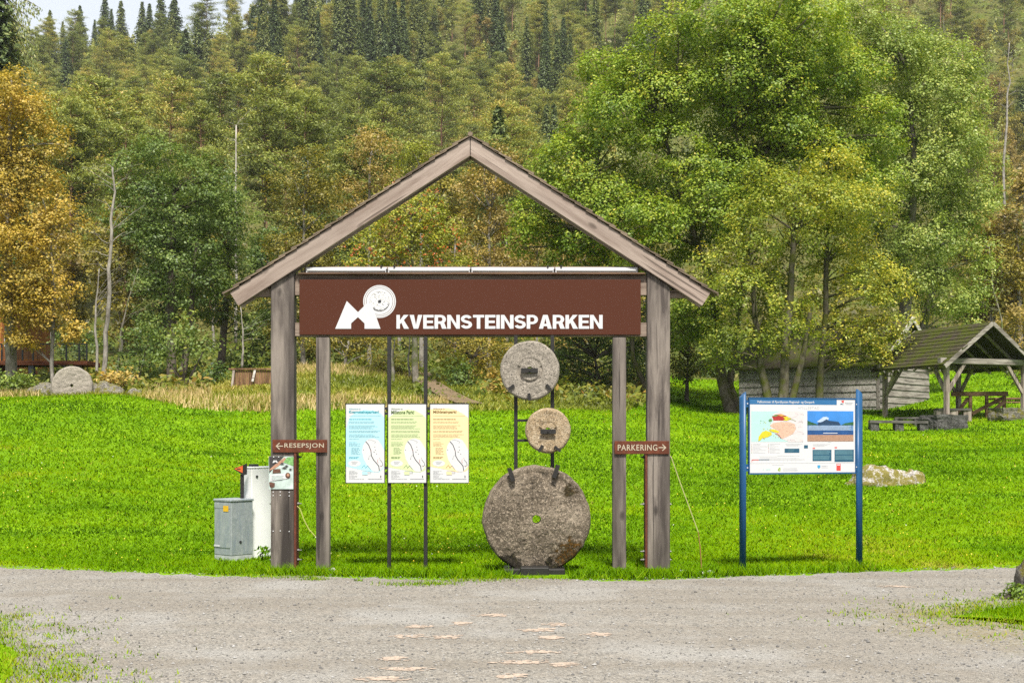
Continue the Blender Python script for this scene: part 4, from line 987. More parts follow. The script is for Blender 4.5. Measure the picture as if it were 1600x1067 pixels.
def small_stuff():
    rock = M['rock']
    def pebble(u, v, w, h, label, mt=rock, Y=None, d=None, name='stone', seed=1.0, cat='stone', group=None, zsink=.25):
        Y = Y or F * CH / (v - HV); x = PX(u, Y); z = H1(x, Y)
        bm = bmesh.new(); bmesh.ops.create_icosphere(bm, subdivisions=4, radius=1)
        for vv in bm.verts:
            p = vv.co; k = 1 + .30 * mnoise.noise(p * 1.3 + Vector((seed, 0, 0))) + .16 * mnoise.noise(p * 3.2 + Vector((0, seed, 0))) + .07 * mnoise.noise(p * 8 + Vector((0, 0, seed)))
            q = p * k; q.z = max(q.z, -.5)
            vv.co = (q.x * w / 2, q.y * (d or w * .7) / 2, q.z * h)
        me = bpy.data.meshes.new(name); bm.to_mesh(me); bm.free(); me.materials.append(mt)
        me.polygons.foreach_set('use_smooth', [True] * len(me.polygons))
        o = bpy.data.objects.new(name, me); COL.objects.link(o); o.location = (x, Y, z - zsink * h); return tag(o, label, cat, group)
    pale = stone('pale_stone', (.40, .39, .37), (.52, .50, .47), (.64, .62, .60), scale=40)
    pebble(519.5, 892, .10, .06, 'small pale stone at the foot of the left inner post', pale, seed=3)
    pebble(1066, 893, .16, .035, 'flat pale stone in the grass between thick post and stake', pale, seed=4)
    pebble(1096, 896, .11, .040, 'pale stone lying at the foot of the thin stake', pale, seed=5)
    pebble(1111, 895, .12, .045, 'pale rounded stone just right of the thin stake foot', pale, seed=6)
    # mossy boulder on the lawn
    Yb = 28.6
    pebble(1372, 761, 1.5, .44, 'low boulder patched with moss on the lawn behind the blue sign', M['moss_rock'], Y=Yb, d=1.0, name='boulder', seed=9.0, zsink=.05, cat='boulder')
    pebble(1428, 757, .52, .27, 'smaller pale rock touching the right end of the mossy boulder', M['moss_rock'], Y=Yb + .1, d=.5, name='boulder', seed=12, zsink=.0, cat='boulder')
    # big stone at the right edge of the road
    pebble(1622, 917, .46, .36, 'upright grey boulder where the road meets the grass tongue', M['rock'], Y=14.6, d=.5, name='boulder', seed=21, cat='boulder', zsink=.0)
    # stake and cord
    Ys = YG + .05
    s = empty('thin_stake', (PX(1096, Ys), Ys, 0), 0, 'thin brown wooden stake in the grass at the end of the cord', 'stake')
    MB().tube([P(1096.5, 892, Ys), P(1094, 855, Ys), P(1091, 830, Ys)], [.008, .008, .006], 6).build('shaft', flat('brown_stick', (.30, .16, .05), .8), s)
    tag(MB().tube([P(1047, 712, Ys), P(1049.5, 716, Ys), P(1062, 752, Ys), P(1076, 790, Ys), P(1091, 831, Ys)], .0062, 5).build('guy_cord', flat('pale_cord', (.52, .50, .22), .8)), 'pale cord stretched from the thick post down to the thin stake', 'cord')
    tag(MB().tube([P(464, 790, Ys), P(469, 795, Ys), P(475, 812, Ys), P(483, 827, Ys), P(493, 838, Ys)], .0055, 5).build('slack_cord', flat('yellow_cord', (.55, .52, .18), .8)), 'slack yellow cord hanging between the thick post and inner post', 'cord')
    return pebble
pebble = small_stuff()

# ------------------------------------------------------------------ blue panorama sign
def blue_sign():
    A = Vector((PX(1160.5, 16.45), 16.45, 0)); B = Vector((PX(1342.5, 16.9), 16.9, 0))
    d = (B - A); L = d.length; rz = math.atan2(d.y, d.x)
    s = empty('park_map_sign', A, rz, 'blue framed map and photo panel between two blue posts by the road', 'sign')
    bl = flat('blue_enamel', (.018, .095, .235), .4, var=.08, scale=8); hd = flat('blue_header', (.034, .16, .36), .5, var=.03)
    za, zb = PZ(612, 16.45), PZ(608, 16.9)
    for x0, zt, sl in ((0, za, 1), (L, zb, -1)):
        r = .043; mb = MB(); n = 16
        vs = [(x0 + r * math.cos(6.283 * k / n), r * math.sin(6.283 * k / n), -.05) for k in range(n)] + [(x0 + r * math.cos(6.283 * k / n), r * math.sin(6.283 * k / n), zt - r * .9 + sl * r * .95 * math.cos(6.283 * k / n)) for k in range(n)]
        mb.add(vs, [tuple(range(n))[::-1], tuple(range(n, 2 * n))] + [(k, (k + 1) % n, (k + 1) % n + n, k + n) for k in range(n)])
        p = mb.build('post', bl, s, local=True)
        p.data.polygons.foreach_set('use_smooth', [False, False] + [True] * n)
    x0, x1 = .075, L - .062; z1, z0 = PZ(621.5, 16.65), PZ(740.3, 16.65)
    fr = MB(); y = -.02
    for a, b, c, e in ((x0, x1, z1 - .016, z1), (x0, x1, z0, z0 + .018), (x0, x0 + .012, z0 + .018, z1 - .016), (x1 - .014, x1, z0 + .018, z1 - .016)): fr.box(a, b, y - .010, y + .03, c, e)
    fr.build('frame', bl, s, local=True)
    for xb, xs in ((.043, x0), (L - .043, x1)):
        for v in (631, 730):
            z = PZ(v, 16.65); k = MB(); k.box(min(xb, xs) - .002, max(xb, xs) + .002, -.012, .012, z - .045, z + .045); b = k.build('bracket', bl, s, local=True)
            xm = (xb + xs) / 2; MB().tube([(xm, -.012, z), (xm, -.02, z)], .009, 8).build('bolt', M['white'], b, local=True)
    # printed face; coordinates of the print taken from the panel 203..1285 x 150..912
    X = lambda a: x0 + .012 + (x1 - x0 - .026) * (a - 203) / 1082
    Z = lambda b: z1 - .016 - (z1 - z0 - .034) * (b - 150) / 762
    ms = [M['white'], hd, flat('map_sea', (.46, .72, .68), var=.03), flat('map_land', (.72, .66, .66), var=.06, scale=60), flat('map_salmon', (.68, .46, .34), var=.18, scale=60), flat('map_red', (.40, .035, .03), var=.25, scale=50), flat('map_yellow', (.72, .60, .03), var=.2, scale=70), flat('map_orange', (.68, .36, .10)), flat('map_green', (.14, .30, .10)),
          flat('photo_sky', (.05, .25, .68), var=.15, scale=5), flat('photo_cloud', (.50, .62, .80)), flat('photo_hill', (.02, .055, .12), var=.3, scale=30), flat('photo_sea', (.16, .29, .50), var=.3, scale=30), flat('photo_deep', (.02, .085, .26), var=.2), flat('photo_sand', (.42, .25, .17), var=.25, scale=90), flat('teal_box', (.022, .10, .17), var=.05), flat('pale_text', (.50, .52, .55)), flat('red_mark', (.70, .07, .06)), flat('teal_text', (.14, .30, .36)), flat('shield_blue', (.06, .35, .62)), flat('leaf_mark', (.30, .42, .06)), flat('photo_isle', (.03, .12, .05), var=.3)]
    mb = MB().box(x0 + .0125, x1 - .0145, y - .004, y + .02, z0 + .0185, z1 - .0165, 0)
    y0 = y - .004; d = .0012
    q = lambda pts: [(X(a), Z(b)) for a, b in pts]
    R = lambda a, b, c, e, l, m: mb.rect(X(a), X(c), Z(e), Z(b), y0 - l * d, m)
    R(203, 150, 1093, 208, 1, 1); mb.text('Velkommen til Fjordkysten Regional- og Geopark', X(275), X(862), Z(200), Z(168), y0 - 2 * d, 0, bold=.012)
    mb.plate(q([(1140, 165), (1168, 158), (1166, 186), (1150, 184)]), y0 - 2 * d, 17); mb.plate(q([(1125, 203), (1140, 192), (1168, 203)]), y0 - 2 * d, 15); R(1178, 182, 1262, 190, 2, 16); R(1190, 198, 1250, 202, 2, 16)
    mb.text('HYLLESTAD', X(698), X(912), Z(254), Z(228), y0 - d, 16, bold=0.0, space=1.2)
    # geological map
    R(218, 278, 745, 592, 1, 2)
    mb.plate(q([(450, 300), (520, 280), (745, 280), (745, 592), (600, 592), (520, 560), (470, 520), (430, 480), (405, 420), (440, 380), (420, 340)]), y0 - 2 * d, 3)
    mb.plate(q([(405, 425), (440, 400), (520, 385), (600, 388), (660, 410), (670, 460), (640, 510), (580, 540), (530, 560), (480, 515), (500, 480), (440, 450)]), y0 - 3 * d, 4)
    mb.plate(q([(425, 330), (460, 312), (520, 305), (570, 325), (610, 350), (560, 372), (500, 372), (440, 372), (436, 350)]), y0 - 4 * d, 5)
    mb.plate(q([(425, 328), (470, 312), (500, 316), (460, 332)]), y0 - 5 * d, 8); mb.plate(q([(535, 338), (580, 330), (625, 355), (575, 374), (540, 372), (560, 355)]), y0 - 5 * d, 6); mb.plate(q([(480, 318), (520, 306), (560, 322), (520, 330)]), y0 - 6 * d, 7)
    mb.plate(q([(390, 372), (405, 355), (428, 360), (424, 380), (400, 385)]), y0 - 4 * d, 8)
    mb.plate(q([(305, 520), (330, 488), (370, 478), (420, 495), (425, 520), (380, 545), (330, 552), (310, 575), (288, 585), (292, 540)]), y0 - 4 * d, 6); mb.plate(q([(390, 470), (440, 462), (500, 485), (490, 500), (440, 492)]), y0 - 4 * d, 6)
    rg = random.Random(8)
    for k in range(26):
        a, b = rg.uniform(300, 500), rg.uniform(455, 560); mb.disc(X(a), Z(b), .006, .004, y0 - 5 * d, rg.choice([6, 6, 7]), 7)
    for k in range(14): mb.disc(X(rg.uniform(300, 420)), Z(390 - rg.uniform(-12, 20)), .004, .003, y0 - 4 * d, rg.choice([8, 8, 6]), 6)
    for k in range(16):
        a, b = rg.uniform(540, 735), rg.uniform(290, 585); mb.line(q([(a, b), (a + rg.uniform(10, 40), b + rg.uniform(-14, 14)), (min(740, a + rg.uniform(30, 70)), b + rg.uniform(-20, 20))]), .0022, y0 - 6 * d, 16)
    mb.line(q([(460, 505), (490, 520), (520, 555)]), .006, y0 - 6 * d, 5); mb.line(q([(580, 350), (640, 365), (668, 378)]), .004, y0 - 6 * d, 8)
    # photograph
    R(788, 272, 1268, 425, 1, 9); R(788, 418, 1268, 475, 1.5, 12); R(788, 475, 1268, 525, 2, 13); R(788, 520, 1268, 587, 3, 14)
    mb.plate(q([(885, 385), (920, 358), (950, 335), (985, 332), (1010, 345), (1000, 372), (930, 392)]), y0 - 2.5 * d, 10)
    mb.plate(q([(885, 418), (900, 395), (945, 382), (985, 358), (1010, 372), (1060, 378), (1110, 384), (1135, 418)]), y0 - 4 * d, 11)
    mb.plate(q([(788, 372), (830, 390), (885, 408), (885, 418), (788, 418)]), y0 - 4 * d, 21); mb.plate(q([(1140, 418), (1180, 398), (1268, 384), (1268, 418)]), y0 - 4 * d, 21)
    for k in range(5): R(800, 427 + 10 * k, 1240 - 20 * (k % 2), 431 + 10 * k, 4, 10)
    R(950, 499, 1100, 506, 4, 0); R(1000, 594, 1032, 598, 1, 16)
    # legends and text blocks
    for col, (a, b) in enumerate(((220, 370), (388, 500))):
        for k in range(8 if col == 0 else 8):
            z = 612 + 13 * k; R(a, z, a + 6, z + 6, 1, rg.choice([5, 8, 16, 4])); R(a + 14, z + 1, a + 14 + rg.uniform(50, b - a), z + 4, 1, 16)
    for k in range(3): R(565 + 5 * k, 612 + 10 * k, 735 - 20 * k, 615 + 10 * k, 1, 16)
    R(555, 662, 706, 706, 1, 15)
    for k in range(3): R(590, 670 + 11 * k, 660 - 8 * k, 673 + 11 * k, 2, 18)
    R(754, 627, 794, 661, 1, 15)
    for k in range(3): R(845, 618 + 10 * k, 1025 - 30 * k, 621 + 10 * k, 1, 16)
    for a in (842, 1070):
        e = a + (196 if a < 900 else 202); R(a, 654 if a < 900 else 648, a + 26, 666 if a < 900 else 660, 1, 17); R(a, 675, e, 793 if a < 900 else 803, 1, 15)
        for k in range(12):
            if k in (5, 11): continue
            R(a + 8, 683 + 9 * k, e - 8 - rg.uniform(0, 20), 687.5 + 9 * k, 2, 18)
    R(300, 744, 480, 747, 1, 16); R(480, 736, 705, 739, 1, 16); R(300, 762, 700, 765, 1, 16)
    R(222, 774, 760, 779, 1, 16); R(222, 773, 292, 780, 2, 17); R(292, 773, 400, 779, 2, 15); R(222, 774, 227, 800, 2, 17)
    for k in range(12): R(240 + 43 * k, 779, 242 + 43 * k, 800, 1, 16)
    R(203, 812, 1285, 815, 1, 16)
    mb.ring(X(340), Z(878), .006, .010, y0 - d, 2, 14); R(362, 873, 412, 882, 1, 2); mb.plate(q([(485, 880), (500, 858), (514, 862), (512, 895), (492, 895)]), y0 - d, 20); mb.disc(X(503), Z(880), .005, .006, y0 - 2 * d, 0, 10)
    R(540, 866, 680, 872, 1, 16); R(540, 884, 688, 892, 1, 16); R(430, 830, 545, 833, 1, 16)
    mb.plate(q([(892, 836), (922, 836), (922, 858), (907, 874), (892, 858)]), y0 - d, 19); R(935, 842, 1000, 850, 1, 16); R(935, 860, 1005, 864, 1, 16)
    R(1090, 822, 1134, 895, 1, 17); R(1096, 828, 1128, 840, 2, 0)
    mb.build('panel', ms, s, local=True)
blue_sign()
# ------------------------------------------------------------------ buildings and furniture in the park
M['old'] = wood('silver_planks', 'X', (.36, .325, .29), (.285, .255, .225), (.135, .115, .098), knots=False)
M['oldz'] = wood('silver_timber', 'Z', (.40, .34, .29), (.30, .25, .21), (.14, .11, .09))
M['brownz'] = wood('brown_timber', 'X', (.24, .15, .085), (.17, .10, .055), (.07, .04, .022))
M['greyold'] = wood('dark_grey_planks', 'X', (.17, .16, .145), (.12, .113, .103), (.06, .055, .05), knots=False)
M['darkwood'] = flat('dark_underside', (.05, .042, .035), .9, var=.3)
def mossy_planks():
    n = N('mossy_roof_planks'); v = n.coord(); f = n.noise(v, 1.6, 5, .7); g = n.noise(v, 12, 4, .7)
    c = n.ramp(g, [(.3, (.022, .018, .013)), (.7, (.075, .062, .046))])
    c = n.mix(n.ramp(f, [(.40, 0.0), (.58, .9)]), c, (.05, .062, .008))
    return n.bsdf(c, .95, normal=n.bump(g, .6, .03), spec=.05)
M['mossroof'] = mossy_planks()

def shelter():
    Y0 = 50.0; C0 = Vector((PX(1479, Y0), Y0, 0)); C0.z = PZ(650, Y0); a = math.radians(20)
    s = empty('picnic_shelter', C0, a, 'open timber picnic shelter with a mossy plank roof on the lawn', 'shelter')
    W, L = 3.75, 3.9; zt = PZ(568, Y0) - C0.z; D = .17
    ax, ay = Vector((math.cos(a), math.sin(a))), Vector((-math.sin(a), math.cos(a)))
    def ground(x, y): 
        p = ax * x + ay * y; return H1(C0.x + p.x, C0.y + p.y) - C0.z
    for x, y in ((0, 0), (W, 0), (0, L), (W, L)):
        MB().box(x - D / 2, x + D / 2, y - D / 2, y + D / 2, ground(x, y) - .1, zt).build('post', M['oldz'], s, local=True, bevel=.008)
    for y in (0, L): MB().box(-.35, W + .35, y - .10, y + .10, zt + .002, zt + .22).build('tie_beam', M['old'], s, local=True, bevel=.008)
    for x in (0, W): MB().bar((x, .12, zt + .10), (x, L - .12, zt + .10), .16, .18, up=(0, 0, 1)).build('wall_plate', M['old'], s, local=True)
    def brace(p, q): MB().bar(p, q, .11, .12, up=(0, 0, 1)).build('brace', M['oldz'], s, local=True)
    for y in (0, L):
        brace((.06, y, zt - 1.10), (.85, y, zt + .02)); brace((W - .06, y, zt - 1.10), (W - .85, y, zt + .02))
    for x in (0, W):
        brace((x, .06, zt - 1.10), (x, .85, zt + .02)); brace((x, L - .06, zt - 1.10), (x, L - .85, zt + .02))
    # roof
    rise = 1.42; ov = .42; gy = .45; hw = W / 2 + ov; zr = zt + .20 + rise; ze = zt + .20 - rise * ov / (W / 2)
    for sg, nm in ((-1, 'roof_slope'), (1, 'roof_slope')):
        mb = MB(); n = 11; rg = random.Random(5)
        for k in range(n):
            t0, t1 = k / n, min(1, (k + 1.25) / n)
            x0 = W / 2 + sg * hw * t0; x1 = W / 2 + sg * hw * t1; za, zb = zr + (ze - zr) * t0, zr + (ze - zr) * t1
            l = .085
            j = rg.uniform(-.03, .03)
            vs = [(x0, -gy + j, za + .01), (x1, -gy + j, zb + l * .55), (x1, -gy + j, zb + l), (x0, -gy + j, za + .045), (x0, L + gy + j, za + .01), (x1, L + gy + j, zb + l * .55), (x1, L + gy + j, zb + l), (x0, L + gy + j, za + .045)]
            mb.add(vs, [(0, 1, 2, 3), (7, 6, 5, 4), (0, 4, 5, 1), (1, 5, 6, 2), (2, 6, 7, 3), (3, 7, 4, 0)])
        mb.build(nm, M['mossroof'], s, local=True)
        # underside, barge boards and rafters
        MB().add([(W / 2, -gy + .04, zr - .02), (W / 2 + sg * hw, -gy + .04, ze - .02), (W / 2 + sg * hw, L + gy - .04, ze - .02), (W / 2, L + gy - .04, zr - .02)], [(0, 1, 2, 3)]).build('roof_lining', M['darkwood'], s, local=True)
        for y in (-gy + .02, L + gy - .02): MB().bar((W / 2, y, zr - .02), (W / 2 + sg * hw, y, ze - .02), .05, .15, up=(0, 0, 1)).build('barge_board', M['old'], s, local=True)
        for k in range(4):
            y = .5 + k * (L - 1) / 3; MB().bar((W / 2, y, zr - .08), (W / 2 + sg * hw, y, ze - .08), .07, .10, up=(0, 0, 1)).build('rafter', M['old'], s, local=True)
    # scalloped eave trim
    tr = MB(); n = 9
    for k in range(n):
        y = -gy + (L + 2 * gy) * k / n; w = (L + 2 * gy) / n; x = W / 2 - hw
        tr.add([(x, y, ze + .02), (x, y + w, ze + .02), (x, y + w / 2, ze - .09)], [(0, 1, 2)])
    tr.build('eave_trim', M['mossroof'], s, local=True)
    # things under and beside it
    def block(u0, u1, v0, v1, Y, depth, name, label, seed, mt=None):
        x0, x1 = PX(u0, Y), PX(u1, Y); z0, z1 = PZ(v1, Y), PZ(v0, Y); zc = z0
        bm = bmesh.new(); bmesh.ops.create_cube(bm, size=1); bmesh.ops.subdivide_edges(bm, edges=bm.edges[:], cuts=7, use_grid_fill=True)
        for v in bm.verts:
            p = v.co.copy(); k = Vector((p.x * (x1 - x0), p.y * depth, p.z * (z1 - z0 + .12)))
            nn = mnoise.noise(p * 2.2 + Vector((seed, 0, 0))) * .12 + mnoise.noise(p * 6 + Vector((0, seed, 0))) * .05
            v.co = k * (1 + nn)
        me = bpy.data.meshes.new(name); bm.to_mesh(me); bm.free(); me.materials.append(mt or M['slab'])
        o = bpy.data.objects.new(name, me); COL.objects.link(o); o.location = ((x0 + x1) / 2, Y + depth / 2, (z0 + z1) / 2 - .06); o.rotation_euler.z = a
        return tag(o, label, 'stone')
    block(1452, 1511, 648, 671, 48.6, 1.0, 'foundation_stone', 'large dark cut stone under the near corner post of the shelter', 3)
    block(1557, 1612, 637, 652, 50.6, .9, 'foundation_stone', 'grey cut stone under the right gable post of the shelter', 8, M['rock'])
    def bench(uA, vA, uB, vB, Y0, Y1, w, label, th=.09, leg='slab', name='bench', cat='bench'):
        A = P(uA, vA, Y0); B = P(uB, vB, Y1); m = (A + B) / 2; o = empty(name, (m.x, m.y, H1(m.x, m.y)), 0, label, cat)
        d = (B - A).normalized(); nrm = Vector((-d.y, d.x, 0))
        MB().bar(A, B, w, th, up=(0, 0, 1)).build('seat', M['greyold'], o)
        for t in (.08, .5, .92):
            p = A.lerp(B, t); z = H1(p.x, p.y); k = MB(); 
            k.box(p.x - .16, p.x + .16, p.y - w * .4, p.y + w * .4, z - .05, p.z - th / 2 - .002); k.build('leg', M[leg], o)
    bench(1358, 658.5, 1449, 659.5, 48.5, 48.2, .42, 'long low plank bench on dark stones left of the shelter, the nearer one', .10)
    bench(1398, 653, 1470, 653, 50.2, 49.7, .36, 'low plank bench behind the nearer one at the side of the shelter', .07)
    bench(1463, 639.5, 1514, 639.5, 51.2, 51.4, .38, 'short plank bench inside the shelter by the trestle rail', .08, 'oldz')
    # trestle rail standing in the shelter
    Yt = 52.0; A = P(1487, 615.5, Yt); B = P(1574, 615, Yt + .3); t = empty('trestle_rail', ((A.x + B.x) / 2, Yt, H1((A.x + B.x) / 2, Yt)), 0, 'brown timber trestle with a thick top rail standing in the shelter', 'trestle')
    MB().bar(A, B, .14, .18, up=(0, 0, 1)).build('top_rail', M['brownz'], t)
    for u in (1516, 1541.5, 1569):
        p = A.lerp(B, (u - 1487) / 87); MB().box(p.x - .06, p.x + .06, p.y - .06, p.y + .06, H1(p.x, p.y) - .1, p.z - .09).build('leg', M['brownz'], t, bevel=.005)
    for (u0, v0, u1, v1) in ((1494, 646, 1513, 622), (1519, 646, 1566, 622), (1546, 646, 1571, 626)):
        MB().bar(P(u0, v0, Yt + .15), P(u1, v1, Yt + .15), .06, .14, up=(0, 0, 1)).build('brace', M['brownz'], t)
    # picnic table behind
    Yp = 58; z = H1(PX(1580, Yp), Yp); o = empty('picnic_table', (PX(1580, Yp), Yp, z), 0, 'dark plank picnic table on the lawn behind the shelter', 'table')
    MB().box(PX(1550, Yp), PX(1612, Yp), Yp - .4, Yp + .4, PZ(624.5, Yp), PZ(621.5, Yp)).build('tabletop', M['brownz'], o, bevel=.01)
    MB().box(PX(1552, Yp), PX(1610, Yp), Yp - .75, Yp - .48, PZ(630, Yp), PZ(628, Yp)).build('seat', M['brownz'], o, bevel=.01)
    for u in (1560, 1602): MB().box(PX(u, Yp) - .08, PX(u, Yp) + .08, Yp - .7, Yp + .6, z - .1, PZ(630.4, Yp)).build('leg', M['brownz'], o)
    # stump and log seat under the trees
    Ys = 55; tag(MB().tube([P(1080, 657, Ys), P(1080.5, 649, Ys)], [.22, .19], 12).build('tree_stump', M['slab']), 'dark stump on the shaded lawn between thick post and maple trunks', 'stump')
    Ys = 54; o = empty('log_bench', (PX(1125, Ys), Ys, H1(PX(1125, Ys), Ys)), 0, 'low brown plank bench beneath the leaning maple trunks', 'bench')
    MB().box(PX(1106, Ys), PX(1143, Ys), Ys - .2, Ys + .2, PZ(649.5, Ys), PZ(646, Ys)).build('seat', M['brownz'], o, bevel=.01)
    for u in (1112, 1137): MB().box(PX(u, Ys) - .1, PX(u, Ys) + .1, Ys - .15, Ys + .15, PZ(656, Ys) - .1, PZ(649.6, Ys)).build('leg', M['slab'], o)
shelter()

def shed():
    Y0 = 57.0; a = math.radians(50); C0 = Vector((PX(1372, Y0), Y0, PZ(641, Y0)))
    s = empty('plank_shed', C0, a, 'grey plank shed with pale gable boards behind the birch trunks', 'shed')
    W, L = 5.7, 7.0; zt = 2.2; rise = 1.95; ov = .35
    # x: along gable, y: along the long wall
    def clad(x0, y0, x1, y1, z0, z1, nm, n=8, mt='old'):
        mb = MB(); d = Vector((x1 - x0, y1 - y0, 0)); l = d.length; d = d / l; nn = Vector((d.y, -d.x, 0)); h = (z1 - z0) / n
        for k in range(n):
            za, zb = z0 + h * k, z0 + h * (k + 1) - .012
            vs = []
            for t in (0, l):
                for (o, z) in ((.06, za), (.02, zb), (-.04, zb), (-.04, za)): vs.append((x0 + d.x * t + nn.x * o, y0 + d.y * t + nn.y * o, z))
            mb.add(vs, [(0, 1, 2, 3)[::-1], (4, 5, 6, 7), (0, 4, 5, 1), (1, 5, 6, 2), (2, 6, 7, 3), (3, 7, 4, 0)])
        return mb.build(nm, M[mt], s, local=True)
    clad(0, 0, W, 0, -.25, zt, 'gable_wall'); clad(0, L, 0, 0, -.5, zt, 'long_wall', 8, 'pale_old'); clad(W, 0, W, L, -.2, zt, 'long_wall'); clad(W, L, 0, L, -.2, zt, 'gable_wall')  # facing long wall coloured paler than the rest to offset the trees' shade
    MB().box(-.07, .05, -.07, .05, -.3, zt).build('corner_board', M['old'], s, local=True)
    for y in (-.03, L): MB().add([(0, y, zt + .003), (W, y, zt + .003), (W / 2, y, zt + rise), (0, y + .06, zt + .003), (W, y + .06, zt + .003), (W / 2, y + .06, zt + rise)], [(0, 1, 2), (5, 4, 3), (0, 3, 4, 1), (1, 4, 5, 2), (2, 5, 3, 0)]).build('gable_boards', M['old'], s, local=True)
    hw = W / 2 + ov; zr = zt + rise + .08; ze = zt + .08 - rise * ov / (W / 2)
    for sg in (-1, 1):
        x1 = W / 2 + sg * hw
        MB().add([(W / 2, -.4, zr), (x1, -.4, ze), (x1, L + .4, ze), (W / 2, L + .4, zr), (W / 2, -.4, zr - .07), (x1, -.4, ze - .07), (x1, L + .4, ze - .07), (W / 2, L + .4, zr - .07)], [(0, 1, 2, 3), (7, 6, 5, 4), (0, 4, 5, 1), (1, 5, 6, 2), (2, 6, 7, 3), (3, 7, 4, 0)]).build('roof_slope', M['mossroof'], s, local=True)
        MB().bar((W / 2, -.44, zr + .02), (x1, -.44, ze + .02), .05, .24, up=(0, 0, 1)).build('barge_board', M['pale_old'], s, local=True)
M['pale_old'] = wood('pale_board', 'X', (.56, .53, .49), (.46, .43, .39), (.30, .27, .24), knots=False)
shed()

def deck_and_cabin():
    Y = 62.0
    c = empty('orange_cabin', (PX(-20, Y + 3), Y + 3, H1(PX(-20, Y + 3), Y + 3)), 0, 'orange plank cabin with a pale window behind the yellow birch', 'cabin')
    ow = wood('orange_planks', 'Z', (.36, .15, .035), (.29, .11, .025), (.15, .05, .015), knots=False)
    y = Y + 2.0; pu = lambda u: PX(u, y); pv = lambda v: PZ(v, y)
    MB().box(pu(-110), pu(22), y, y + 5, c.location.z - .5, pv(462)).build('wall', ow, c)
    w = MB().box(pu(7), pu(22.2), y - .04, y + .03, pv(543.5), pv(526.5)).build('window', M['white'], c)
    gl = N('window_glass'); gl.bsdf((.30, .38, .40), .08, spec=.6)
    for a, b, e, h in ((8.2, 14.2, 527.6, 535), (15.2, 21, 527.6, 535), (8.2, 14.2, 536.2, 542.6), (15.2, 21, 536.2, 542.6)): MB().box(pu(a), pu(b), y - .046, y - .02, pv(h), pv(e)).build('pane', gl.m, w)
    rf = MB(); z0, z1 = pv(464), pv(420); rf.add([(pu(-120), y - .5, z0), (pu(32), y - .5, z0), (pu(32), y + 2.5, z1), (pu(-120), y + 2.5, z1), (pu(32), y + 5.5, z0), (pu(-120), y + 5.5, z0)], [(0, 1, 2, 3), (3, 2, 4, 5), (0, 5, 4, 1)]); rf.build('roof', M['mossroof'], c)
    d = empty('timber_deck', (PX(60, Y), Y, H1(PX(60, Y), Y)), 0, 'raised orange brown timber deck with a dark wire railing', 'deck')
    pu = lambda u: PX(u, Y); pv = lambda v: PZ(v, Y)
    red = wood('red_brown_deck', 'X', (.23, .085, .04), (.18, .06, .028), (.10, .03, .015), knots=False)
    MB().box(pu(-110), pu(136.5), Y, Y + 1.96, pv(570.5), pv(563.5)).build('platform', red, d, bevel=.01)
    for u in (-30, 47, 102): MB().box(pu(u) - .12, pu(u) + .12, Y + .1, Y + .35, H1(pu(u), Y) - .2, pv(570.6)).build('pillar', flat('concrete_pillar', (.16, .17, .18), .8), d)
    rl = flat('railing_steel', (.045, .05, .055), .5, .4)
    for u in (2, 34.5, 51, 80, 103, 123, 135): MB().box(pu(u) - .035, pu(u) + .035, Y + .03, Y + .09, pv(563.4), pv(537)).build('rail_post', rl, d)
    MB().box(pu(-110), pu(136.5), Y + .02, Y + .10, pv(538.6), pv(536.6)).build('handrail', rl, d)
    wr = MB()
    for k in range(7): wr.tube([(pu(-110), Y + .06, pv(541.5 + 3.0 * k)), (pu(136), Y + .06, pv(541.5 + 3.0 * k))], .012, 4)
    wr.build('wires', rl, d)
    # plank parapet by the mound
    Y2 = 54.2; pu2 = lambda u: PX(u, Y2); pv2 = lambda v: PZ(v, Y2)
    p = empty('plank_parapet', (pu2(392), Y2, pv2(602)), 0, 'short brown plank parapet above the dry grass bank', 'fence')
    br = wood('russet_planks', 'Z', (.27, .155, .085), (.21, .115, .06), (.09, .045, .025), knots=False)
    MB().box(pu2(357.5), pu2(428), Y2 - .08, Y2 + .10, pv2(577.6), pv2(575.3)).build('top_rail', br, p)
    pl = MB(); rg = random.Random(2)
    for k in range(17):
        u = 364.5 + k * 3.75; pl.box(pu2(u), pu2(u + 3.2), Y2 + .0, Y2 + .03, pv2(603 - 3 * max(0, (k - 8) / 9)), pv2(577.8) - rg.random() * .02)
    pl.build('planks', br, p)
    MB().bar(P(362.5, 604, Y2 - .1), P(365.5, 578, Y2 - .03), .09, .06).build('strut', M['oldz'], p); MB().bar(P(394.5, 596, Y2 - .12), P(398.5, 578, Y2 - .04), .09, .05).build('strut', M['pale_old'], p)
    # far millstone with rock slabs
    Y3 = 49.6; R = 31 / F * Y3; V, Fc = millstone_mesh(R, .34, .06, 15.0, rim=.06, rough=.02, wob=.03)
    o = np_mesh('millstone', V, Fc, M['stone_grey'], smooth=True); o.location = (PX(110.5, Y3), Y3 + .2, PZ(603, Y3)); o.rotation_euler = (math.radians(-5), 0, math.radians(10))
    tag(o, 'grey millstone propped upright on the lawn crest among rock slabs', 'millstone')
    pebble(66, 622, 1.15, .60, 'grey rock slab leaning against the left side of the far millstone', M['rock'], Y=Y3 + .6, d=.8, name='rock_slab', seed=31, cat='rock', zsink=.1)
    pebble(168, 620, 1.35, .58, 'flat layered rock slab just right of the far millstone', M['rock'], Y=Y3 + .7, d=.9, name='rock_slab', seed=35, cat='rock', zsink=.1)
    pebble(140, 612, 1.1, .62, 'pale flat rock behind the right edge of the far millstone', M['rock'], Y=Y3 + 1.5, d=.7, name='rock_slab', seed=38, cat='rock', zsink=.0)
    pebble(210, 622, .7, .30, 'low lichen covered rock at the right end of the slab row', M['rock'], Y=Y3 + .9, d=.5, name='rock_slab', seed=41, cat='rock', zsink=.0)
deck_and_cabin()

